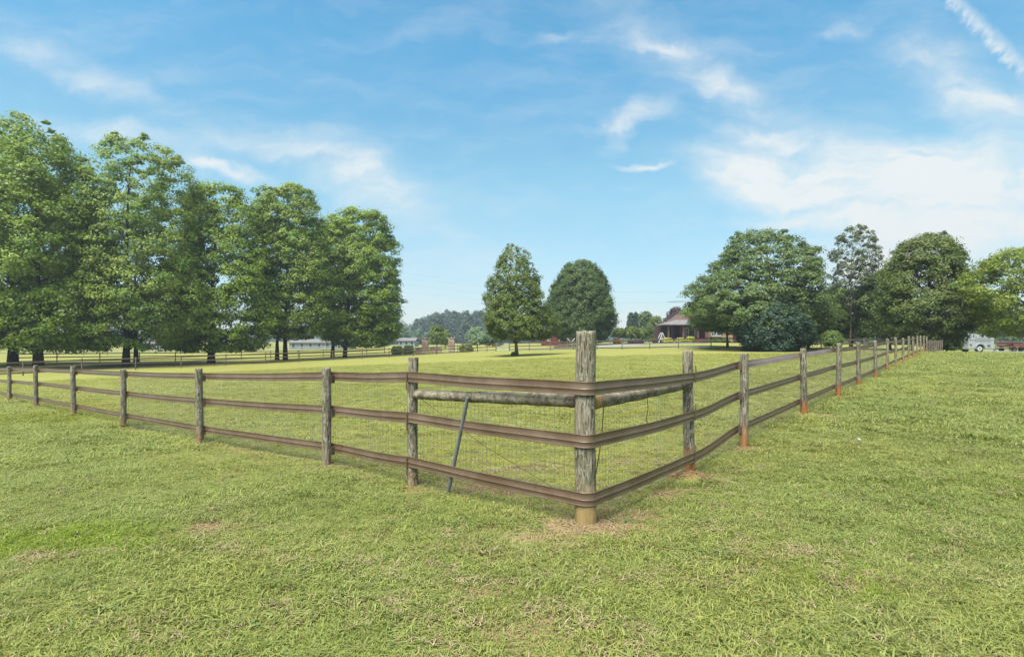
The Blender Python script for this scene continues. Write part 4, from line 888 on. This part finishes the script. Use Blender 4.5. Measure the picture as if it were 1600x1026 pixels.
# a wooden A-frame by the house
q = at(1035.5, 94); af = thing('a_frame', 'white triangular A-frame beside the porch behind the burgundy shrub', 'garden frame', q)
zb = W(0, 530.5, 94).z; zt = W(0, 520, 94).z; mb = MB(); hw_ = .68
for y in (0, 1.4):
    for sx in (-1, 1): mb.tube([(q.x+sx*hw_, 94+y, q.z-.05), (q.x, 94+y, zt)], .06, 4)
    mb.tube([(q.x-hw_*.8, 94+y, zb+.1), (q.x+hw_*.8, 94+y, zb+.1)], .05, 4)
mb.tube([(q.x, 93.9, zt), (q.x, 95.5, zt)], .05, 4); mb.build('frame', M_white, af)
mb = MB(); mb.add([(q.x-hw_*.78, 95.41, zb+.12), (q.x+hw_*.78, 95.41, zb+.12), (q.x, 95.41, zt-.08), (q.x-hw_*.78, 95.44, zb+.12), (q.x+hw_*.78, 95.44, zb+.12), (q.x, 95.44, zt-.08)], [(0, 1, 2), (5, 4, 3), (0, 3, 4, 1), (1, 4, 5, 2), (2, 5, 3, 0)]); mb.build('panel', M_maroon, af)
# red shed
Zs = 105.; q = at(866, Zs); sh = thing('red_shed', 'small red gambrel shed with white door and window, right of the young oak', 'shed', q)
xa, xb = W(847.5, 0, Zs).x, W(886, 0, Zs).x; zb = q.z-.1; ze = W(0, 525, Zs).z; zr = W(0, 517.5, Zs).z; L_ = xb-xa
mb = MB(); mb.prism([(xa, zb), (xb, zb), (xb, ze), (xb-.25*L_*.5, zr-.15), (xb-.42*L_, zr+.05), (xa+.42*L_, zr+.05), (xa+.25*L_*.5, zr-.15), (xa, ze)], 'y', Zs, Zs+5); mb.build('wall', M_red, sh)
mb = MB(); 
pr = [(xa-.15, ze-.05), (xa+.25*L_*.5-.04, zr-.08), (xa+.42*L_, zr+.14), (xb-.42*L_, zr+.14), (xb-.25*L_*.5+.04, zr-.08), (xb+.15, ze-.05), (xb+.12, ze+.10-.2), (xb-.125*L_, zr-.14), (xb-.42*L_, zr+.06), (xa+.42*L_, zr+.06), (xa+.125*L_, zr-.14), (xa-.12, ze-.10)]
mb.prism(pr, 'y', Zs-.2, Zs+5.2); mb.build('roof', M_maroon, sh)
windowpart(sh, W(857.5, 0, Zs).x, Zs, W(0, 529.5, Zs).z, .62, .75)
mb = MB(); c_ = W(875.5, 528.5, Zs); mb.box((c_.x, Zs-.05, c_.z), (.62, .1, .95)); d_ = mb.build('door', M_white, sh); mb = MB(); mb.box((c_.x, Zs-.11, c_.z+.2), (.3, .03, .28)); mb.box((c_.x, Zs-.11, c_.z-.2), (.3, .03, .28)); mb.build('pane', M_glass, d_)
# white braced gate right of the shed
q = at(892, 84); gw = thing('braced_gate', 'grey gate with white crossed braces between the red shed and the corner post', 'gate', q)
xa, xb = W(886.5, 0, 84).x, W(898, 0, 84).x; zt = W(0, 528.5, 84).z; zb = W(0, 535, 84).z; xm = (xa+xb)/2; mb = MB()
mb.tube([(xa, 84, zt), (xm, 84, zb), (xb, 84, zt)], .05, 5); mb.build('white_brace', M_white, gw)
mb = MB()
for z in (zt-.02, (zt+zb)/2, zb-.05, zb-.35): mb.tube([(xa, 84.08, z), (xb, 84.08, z)], .035, 5)
for x in (xa, xb): mb.tube([(x, 84.08, q.z-.1), (x, 84.08, zt+.1)], .06, 6)
mb.build('gate_bars', M_oldwood, gw)
# mound of dark mulch
q = at(882, 86); mb = MB(); n = 24; V = [(q.x, q.y, q.z+.62)]
for k, (rr_, hh) in enumerate(((.35, .52), (.7, .28), (1., -.05))):
    for j in range(n): a = 6.283*j/n; V.append((q.x+rr_*1.9*math.cos(a)*(1+.08*math.sin(3*a+k)), q.y+rr_*1.4*math.sin(a), q.z+hh+.04*math.sin(5*a+k)))
fs = [(0, 1+j, 1+(j+1) % n) for j in range(n)]+[(1+k*n+j, 1+(k+1)*n+j, 1+(k+1)*n+(j+1) % n, 1+k*n+(j+1) % n) for k in range(2) for j in range(n)]
mb.add(V, fs); tag(mb.build('mulch_mound', M_mulch, None, True), 'low dark mound of mulch in front of the braced gate', 'mound')
# stone pillars and the low stone wall between them
for px, lab in ((664.5, 'left stone gate pillar of mixed brown field stone'), (705.5, 'right stone gate pillar of mixed brown field stone')):
    Zp = 86. if px < 690 else 85.; q = at(px, Zp); pl = thing('stone_pillar', lab, 'pillar', q, 'stone pillars at the drive entrance'); zt = W(0, 528, Zp).z; h = zt-q.z
    mb = MB(); mb.box((q.x, Zp, q.z+h/2-.1), (.92, .92, h+.1)); mb.build('shaft', M_stone, pl); mb = MB(); mb.box((q.x, Zp, zt+.0), (1.06, 1.06, .12)); mb.build('cap', M_stone, pl)
q = at(682, 92); mb = MB(); xa, xb = W(671, 0, 92).x, W(690, 0, 92).x; mb.box(((xa+xb)/2, 92, q.z+.30), (xb-xa, .5, .9)); mb.box(((xa+xb)/2, 92, q.z+.79), (xb-xa+.1, .6, .08)); tag(mb.build('stone_wall', M_stone, None), 'low brown stone wall seen between the two stone pillars', 'wall')
q = at(654, 91); mb = MB(); xa, xb = W(649, 0, 91).x, W(659, 0, 91).x; mb.box(((xa+xb)/2, 91, q.z+.35), (xb-xa, .5, 1.)); mb.box(((xa+xb)/2, 91, q.z+.89), (xb-xa+.1, .6, .08)); tag(mb.build('stone_wall', M_stone, None), 'low brown stone wall left of the left stone pillar', 'wall')
# far buildings left
def simple_house(name, label, pxa, pxb, Z, ytop, ridge, wallm, roofm, wins):
    q = at((pxa+pxb)/2, Z); rt = thing(name, label, 'house', q); xa, xb = W(pxa, 0, Z).x, W(pxb, 0, Z).x; ze = W(0, ytop, Z).z; zr = W(0, ridge, Z).z
    mb = MB(); mb.box(((xa+xb)/2, Z+4, (q.z+ze)/2-.2), (xb-xa, 8, ze-q.z+.4)); mb.build('wall', wallm, rt)
    mb = MB(); mb.prism([(Z-.5, ze-.05), (Z+4, zr), (Z+8.5, ze-.05), (Z+8.5, ze+.15), (Z+4, zr+.2), (Z-.5, ze+.15)], 'x', xa-.4, xb+.4); mb.build('roof', roofm, rt)
    for k in range(wins): x = xa+(xb-xa)*(k+.5)/wins; windowpart(rt, x, Z, (q.z+ze)/2+.25, 1.1, 1.3, mull=False)
simple_house('farmhouse', 'long pale house seen under the oaks beyond the left fields', 452, 545, 165, 535.5, 531, M_palew, M_roofgrey, 7)
simple_house('outbuilding', 'small pale building under the oak boughs left of the long pale house', 225, 270, 165, 537, 532, M_palew, M_roofgrey, 3)
simple_house('farmhouse', 'grey-roofed low house far beyond the clipped bushes', 622, 648, 190, 532.5, 528.5, M_palew, M_roofgrey, 3)
simple_house('brick_outbuilding', 'orange brick building left of the trailer', 1495, 1518, 80, 531, 528.5, M_brickred, M_roofbrown, 1)
# picket panel at the fence end
q = at(1461, 40); pk = thing('picket_panel', 'short weathered picket panel under the olive tree at the fence end', 'fence panel', q); mb = MB()
xa, xb = W(1449, 0, 40).x, W(1472, 0, 40).x; zt = W(0, 531, 40).z
for k in range(9): x = xa+(xb-xa)*k/8; mb.box((x, 40, (q.z+zt)/2), (.075, .03, zt-q.z+random.uniform(-.06, .06)))
mb.build('pickets', M_oldwood, pk); mb = MB()
for z in (q.z+.2, zt-.15): mb.box(((xa+xb)/2, 40.04, z), (xb-xa, .04, .09))
mb.build('rail', M_oldwood, pk)
# horse trailer
Zt = 55.; q = at(1534, Zt); tr = thing('horse_trailer', 'white horse trailer parked on the grass under the yellow-green tree', 'trailer', q)
xa, xb = W(1513, 0, Zt).x, W(1553.5, 0, Zt).x; zb = q.z+.28; zt = W(0, 521.5, Zt).z
def rounded(x0_, x1_, z0, z1, r):
    P = []
    for cx_, cz_, a0_ in ((x1_-r*.15, z0+r*.15, -90), (x1_-r, z1-r, 0), (x0_+r, z1-r, 90), (x0_+r*.15, z0+r*.15, 180)):
        rr_ = r if a0_ in (0, 90) else r*.15
        for k in range(6): a = R(a0_+18*k); P.append((cx_+rr_*math.cos(a), cz_+rr_*math.sin(a)))
    return P
mb = MB(); mb.prism(rounded(xa, xb, zb, zt, .28), 'y', Zt, Zt+1.9); mb.build('body', M_trailer, tr)
mb = MB(); mb.box(((xa+xb)/2, Zt-.012, zb+.07), (xb-xa-.1, .03, .1)); mb.box(((xa+xb)/2, Zt-.012, zb+.95), (xb-xa-.1, .03, .05)); mb.build('trim', M_greym, tr)
xw = W(1530.5, 0, Zt).x
for y in (Zt+.02, Zt+1.66):
    mb = MB(); mb.tube([(xw, y-.02, q.z+.36), (xw, y+.2, q.z+.36)], .36, 22); wl = mb.build('wheel', M_black, tr)
    mb = MB(); mb.tube([(xw, y-.05, q.z+.36), (xw, y-.02, q.z+.36)], .23, 16); mb.build('rim', M_white, wl)
    mb = MB(); mb.tube([(xw, y-.07, q.z+.36), (xw, y-.05, q.z+.36)], .07, 10); mb.build('hub', M_black, wl)
mb = MB(); P = [(xw+.50*math.cos(R(a)), q.z+.36+.50*math.sin(R(a))) for a in range(0, 181, 15)]+[(xw+.42*math.cos(R(a)), q.z+.36+.42*math.sin(R(a))) for a in range(180, -1, -15)]
mb.prism(P, 'y', Zt-.14, Zt-.001); mb.build('fender', M_greym, tr)
mb = MB(); mb.tube([(xw+.0, Zt-.004, q.z+.36), (xw, Zt-.002, q.z+.36)], .41, 20); mb.build('wheel_well', M_black, tr)
for px, py, w_, h in ((1517, 538.5, .20, .12), (1545, 540, .28, .18)): mb = MB(); c_ = W(px, py, Zt); mb.box((c_.x, Zt-.015, c_.z), (w_, .03, h)); mb.build('vent', M_steel, tr)
mb = MB(); c_ = W(1534, 0, Zt); mb.box((W(1536, 0, Zt).x, Zt-.012, zt-.55), (1.5, .025, .35)); mb.build('window', M_greym, tr)
mb = MB(); mb.tube([(xb-.05, Zt+.5, zb+.05), (xb+.9, Zt+.95, zb)], .05, 6); mb.tube([(xb-.05, Zt+1.4, zb+.05), (xb+.9, Zt+.95, zb)], .05, 6); mb.tube([(xb+.8, Zt+.95, zb+.3), (xb+.8, Zt+.95, q.z)], .04, 6); mb.build('tongue', M_steel, tr)
# old red flatbed at the right edge
Zr = 62.; q = at(1596, Zr); rt = thing('hay_wagon', 'faded red flat wagon cut off by the right edge of the photo', 'wagon', q)
xa, xb = W(1582, 0, Zr).x, W(1625, 0, Zr).x; za = W(0, 542, Zr).z
mb = MB(); mb.box(((xa+xb)/2, Zr+1, za+.1), (xb-xa, 2, .22)); mb.box((xa+.05, Zr+1, za+.35), (.1, 2, .4)); mb.box(((xa+xb)/2, Zr+.04, za+.32), (xb-xa, .08, .2)); mb.build('bed', M_redpaint, rt)
for x in (xa+.35, xb-.5):
    for y in (Zr+.1, Zr+1.7):
        mb = MB(); mb.tube([(x, y, q.z+.26), (x, y+.2, q.z+.26)], .27, 16); wl = mb.build('wheel', M_black, rt); mb = MB(); mb.tube([(x, y-.02, q.z+.26), (x, y, q.z+.26)], .14, 12); mb.build('rim', M_redpaint, wl)
# crumpled paper on the grass
x, y = gp(1341, 692); mb = MB(); V = []
for k in range(14): a = k*2.4; V.append((x+.03*math.cos(a)*(k % 3+1)/3, y+.025*math.sin(a)*(k % 2+1)/2, gz(x, y)+.045+.02*math.sin(k*1.9)))
mb.add(V, [(i, (i+3) % 14, (i+5) % 14) for i in range(14)]+[(i, (i+1) % 14, (i+6) % 14) for i in range(0, 14, 2)]); tag(mb.build('paper_scrap', M_white), 'tiny white scrap of paper on the grass right of the fence', 'litter')
# pylon and lines
Zp = 480.; bx = W(1086, 0, Zp).x; pz = -1.; py_ = thing('power_pylon', 'steel power pylon whose arm tips poke out left of the spreading tree', 'pylon', (bx, Zp, pz))
mb = MB(); top = W(0, 446, Zp).z
for sx in (-1, 1):
    for sy in (-1, 1): mb.tube([(bx+sx*4, Zp+sy*4, pz), (bx+sx*.8, Zp+sy*.8, top*.75), (bx, Zp, top)], .18, 4)
for k in range(8):
    z0, z1 = pz+(top*.75)*k/8, pz+(top*.75)*(k+1)/8; w0, w1 = 4-3.2*k/8, 4-3.2*(k+1)/8
    for sy in (-1, 1): mb.tube([(bx-w0, Zp+sy*w0, z0), (bx+w1, Zp+sy*w1, z1)], .1, 4); mb.tube([(bx+w0, Zp+sy*w0, z0), (bx-w1, Zp+sy*w1, z1)], .1, 4)
mb.build('tower', M_steel, py_)
tips = []
for yy_, px in ((455, 1063), (471.5, 1042)):
    z = W(0, yy_, Zp).z; hl = bx-W(px, 0, Zp).x
    mb = MB()
    for sx in (-1, 1):
        tip_ = Vector((bx+sx*hl, Zp, z)); tips.append(tip_)
        for sy in (-1, 1): mb.tube([(bx+sx*.8, Zp+sy, z), tip_], .16, 4); mb.tube([(bx+sx*.8, Zp+sy, z+1.9), tip_], .13, 4)
    mb.build('arm', M_steel, py_)
for k, tp in enumerate(tips):
    e = Vector((tp.x-330, tp.y-140, tp.z+14)); mb = MB(); m = 24
    mb.tube([tp.lerp(e, i/m)-Vector((0, 0, 9*4*(i/m)*(1-i/m))) for i in range(m+1)], .022, 4); tag(mb.build('power_line', M_steel), ['upper left-hand', 'upper right-hand', 'lower left-hand', 'lower right-hand'][k]+' power line sagging away from the pylon', 'power line', 'power lines from the pylon')

# ------------------------------------------------------------------ the air
def haze():
    m = bpy.data.materials.new('haze'); m.use_nodes = True; t = NT(m.node_tree); t.n.clear()
    v_ = t.node('ShaderNodeVolumePrincipled', {'Color': (.80, .90, 1., 1), 'Density': HAZE, 'Anisotropy': .2}); o = t.node('ShaderNodeOutputMaterial'); t.l.new(v_.outputs[0], o.inputs['Volume'])
    mb = MB(); mb.box((0, 0, 32), (1860, 1860, 80)); tag(mb.build('haze', m), kind='stuff')
HAZE = 0.00045
if HAZE: haze()
